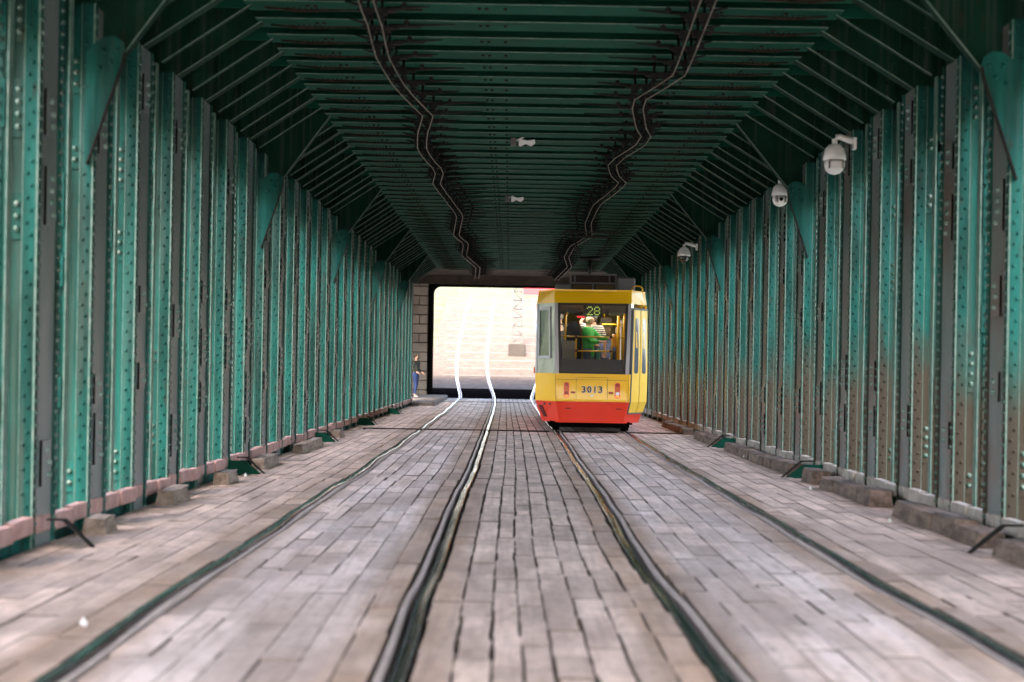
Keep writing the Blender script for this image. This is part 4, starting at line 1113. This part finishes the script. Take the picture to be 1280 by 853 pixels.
# route number
rn = empty('route_display', (0, 0, 0)); rn.parent = tram
mb = MB(); q = fp(0, 2.56, -.03); mb.box(-.20, .19, q.y, q.y + .06, 2.43, 2.655); mb.build('display_case', mat('display_black', (.008, .012, .012), None, .3), rn)
LEDY = emis('yellow_green_led', (.62, .85, .22), .045); pat = {'2': ['01110', '10001', '00001', '00010', '00100', '01000', '11111'], '8': ['01110', '10001', '10001', '01110', '10001', '10001', '01110']}
mb = MB()
for d_, ch in enumerate('28'):
    for r0, row in enumerate(pat[ch]):
        for c0, b_ in enumerate(row):
            if b_ == '1':
                x = -.125 + d_ * .148 + c0 * .0255; z = 2.628 - r0 * .0258
                mb.cbox(x, x + .020, q.y - .006, q.y - .001, z - .020, z, .0015)
mb.build('route_number', LEDY, rn)
# roof equipment
def rbox(name, x0, x1, y0, y1, z0, z1, mt, c=.015, par=None):
    mb = MB(); mb.cbox(x0, x1, y0, y1, z0, z1, c); return mb.build(name, mt, par or tram)
re_ = empty('roof_equipment', (0, 0, 0)); re_.parent = tram
gx = lambda px: (P(px, 355, TY + 1.2).x - TX); gz = lambda py: P(740, py, TY + 1.2).z
for (a, b, c_, d) in ((711, 769.5, 342.2, 344.2), (711, 769.5, 353.2, 355), (711, 713.2, 344.2, 362), (767.5, 769.5, 344.2, 362), (739, 741.5, 355, 362), (716.5, 718, 344.2, 353.2), (760, 761.5, 344.2, 353.2)):
    mb = MB(); mb.box(gx(a), gx(b), 1.2, 1.26, gz(d), gz(c_)); mb.build('frame_bar', GRY, re_)
mb = MB(); mb.box(gx(713), gx(767.6), 1.3, 3.4, gz(362), gz(343)); mb.build('resistor_box', mat('brown_resistor_box', (.03, .018, .018), (.05, .03, .028), .8), re_)
mb = MB(); mb.box(gx(715), gx(738), 1.27, 1.29, gz(361), gz(356)); mb.box(gx(744), gx(766), 1.27, 1.29, gz(361), gz(356)); mb.build('louvre', mat('ochre_louvre', (.10, .07, .035), None, .7), re_)
rbox('grey_cabinet', gx(770), gx(792.5), 1.1, 3.2, 2.985, gz(346.5), GRY, .03, re_)
rbox('flat_box', gx(693), gx(710.5), .9, 2.8, 2.985, gz(356.5), GRY, .02, re_)
mb = MB(); h0 = P(790, 362, TY + .3); pts = []
for i in range(11):
    a = math.pi * i / 10; pts.append((.93 - .115 * math.cos(a) - .0, .55, 2.99 + .10 * math.sin(a) ** .6 if 0 < i < 10 else 2.95))
mb.tube(pts, .016, 8); mb.build('roof_hoop', BAR, tram)
# pantograph
pg = empty('pantograph', (0, 0, 0)); pg.parent = tram; PYY = 3.6
tp = lambda px, py, dy=0.0: (P(px, py, TY + PYY) - Vector((TX, TY - dy, 0)))
mb = MB(); mb.tube([tp(734, 352), tp(734, 324)], .045, 8); mb.tube([tp(731, 330, -.05), tp(731, 336, -.05)], .02, 6); mb.build('mast_tube', BLK, pg)
mb = MB(); mb.tube([tp(720, 324), tp(748, 323.5)], .05, 8); mb.tube([tp(724, 321), tp(729, 327)], .02, 6); mb.build('knee_bar', BLK, pg)
mb = MB(); mb.tube([tp(723, 324), tp(713, 296)], .026, 6); mb.tube([tp(746, 323.5), tp(758.5, 296)], .026, 6); mb.tube([tp(713, 308), tp(722, 318)], .02, 6); mb.build('upper_arm', BLK, pg)
mb = MB(); mb.tube([tp(699, 292), tp(704, 289.8), tp(768, 290.2), tp(773, 292.4)], .034, 6); mb.tube([tp(709, 295, .25), tp(760, 295.4, .25)], .028, 6)
mb.tube([tp(712, 290), tp(710, 297)], .03, 5); mb.tube([tp(758, 290), tp(760, 297)], .03, 5); mb.build('contact_bow', BLK, pg)
mb = MB(); mb.tube([tp(700, 289.2), tp(772, 289.7)], .014, 5); mb.build('carbon_strip', mat('graphite', (.12, .12, .14), None, .4), pg)
rbox('orange_side_marker', -1.215, -1.172, 2.6, 2.68, 1.22, 1.36, ORG, .01)

# passengers
GRN = mat('bright_green_jacket', (.008, .33, .07), (.015, .42, .10), .8, scale=(12, 12, 4), bump=.6, bscale=14)
def stripes(t, geo, col, b):
    sx = t.nodes.new('ShaderNodeSeparateXYZ'); t.links.new(geo.outputs['Position'], sx.inputs[0])
    f = math_(t, 'FRACT', math_(t, 'MULTIPLY', sx.outputs[2], 22), 0); g = math_(t, 'GREATER_THAN', f, .5); return mixcol(t, col, (.7, .7, .72), g)
STR = mat('striped_navy_shirt', (.02, .03, .07), None, .8, extra=stripes)
J = dict(STAND); J.update(elr=(.25, -.17, 1.20), wrr=(.31, -.36, 1.21), ell=(-.21, -.08, 1.12), wrl=(-.02, -.27, 1.12), head=(.0, -.02, 1.585))
def shades(e, v, k):
    mb = MB(); h = Vector(v('head')); mb.cbox(h.x - .075, h.x + .075, h.y - .10, h.y - .06, h.z + .072, h.z + .102, .008); mb.build('sunglasses', mat('blue_mirror_lens', (.02, .25, .6), None, .15, coat=1), e)
    mb = MB(); w = Vector(v('wrl')); mb.cbox(w.x - .14, w.x - .07, w.y - .02, w.y + .05, w.z - .50, w.z - .14, .02); mb.build('teal_bag', mat('teal_bag_cloth', (.02, .20, .20), None, .7), e)
zfl = .90
person((TX - .04, TY + .88, zfl - .10), R(68), J, 'person with short blond hair and a bright green jacket standing at the tram rear window', GRN, mat('blue_grey_trousers', (.05, .09, .16), None, .8),
       mat('blond_hair', (.62, .52, .36), (.45, .36, .24), .7), mat('dark_shoes', (.03, .03, .03), None, .6), H=1.68, long_coat=.16, extra=shades, hairlen=.03)
J = dict(STAND); J.update(elr=(.30, -.02, 1.50), wrr=(.16, -.05, 1.70), ell=(-.26, .0, 1.12), wrl=(-.25, -.05, .88))
person((TX + .09, TY + 1.5, zfl - .02), R(178), J, 'person in a navy and white striped shirt with one arm raised, behind the green jacket', STR, mat('dark_trousers', (.03, .03, .04), None, .8),
       mat('dark_hair', (.04, .03, .02), None, .6), mat('brown_shoes', (.06, .04, .03), None, .6), H=1.64, sleeve=.5)
J = dict(STAND); J.update(pelvis=(0, .05, .55), waist=(0, .04, .72), chest=(0, .02, .93), neck=(0, .01, 1.09), head=(0, -.03, 1.23), shl=(-.18, .01, 1.03), ell=(-.22, -.05, .78), wrl=(-.12, -.25, .68), shr=(.18, .01, 1.03), elr=(.22, -.05, .78), wrr=(.12, -.25, .68),
                  hpl=(-.09, .0, .52), knl=(-.11, -.42, .54), anl=(-.11, -.40, .10), hpr=(.09, .0, .52), knr=(.11, -.42, .54), anr=(.11, -.40, .10))
person((TX + .36, TY + 2.0, zfl + .02), R(180), J, 'seated person in a pale blue top near the right side of the tram window', mat('pale_blue_top', (.10, .13, .28), (.14, .17, .32), .8), mat('grey_trousers', (.06, .06, .07), None, .8),
       mat('brown_hair', (.10, .06, .03), None, .6), mat('black_shoes', (.02, .02, .02), None, .6), H=1.7)
person((TX - .62, TY + 2.2, zfl + .30), R(185), J, 'grey haired passenger behind the dark seat on the left of the tram window', mat('dark_grey_top', (.03, .03, .035), None, .8), mat('navy_trousers', (.02, .02, .05), None, .8),
       mat('grey_hair', (.22, .20, .19), None, .6), mat('grey_shoes', (.05, .05, .05), None, .6), H=1.75)
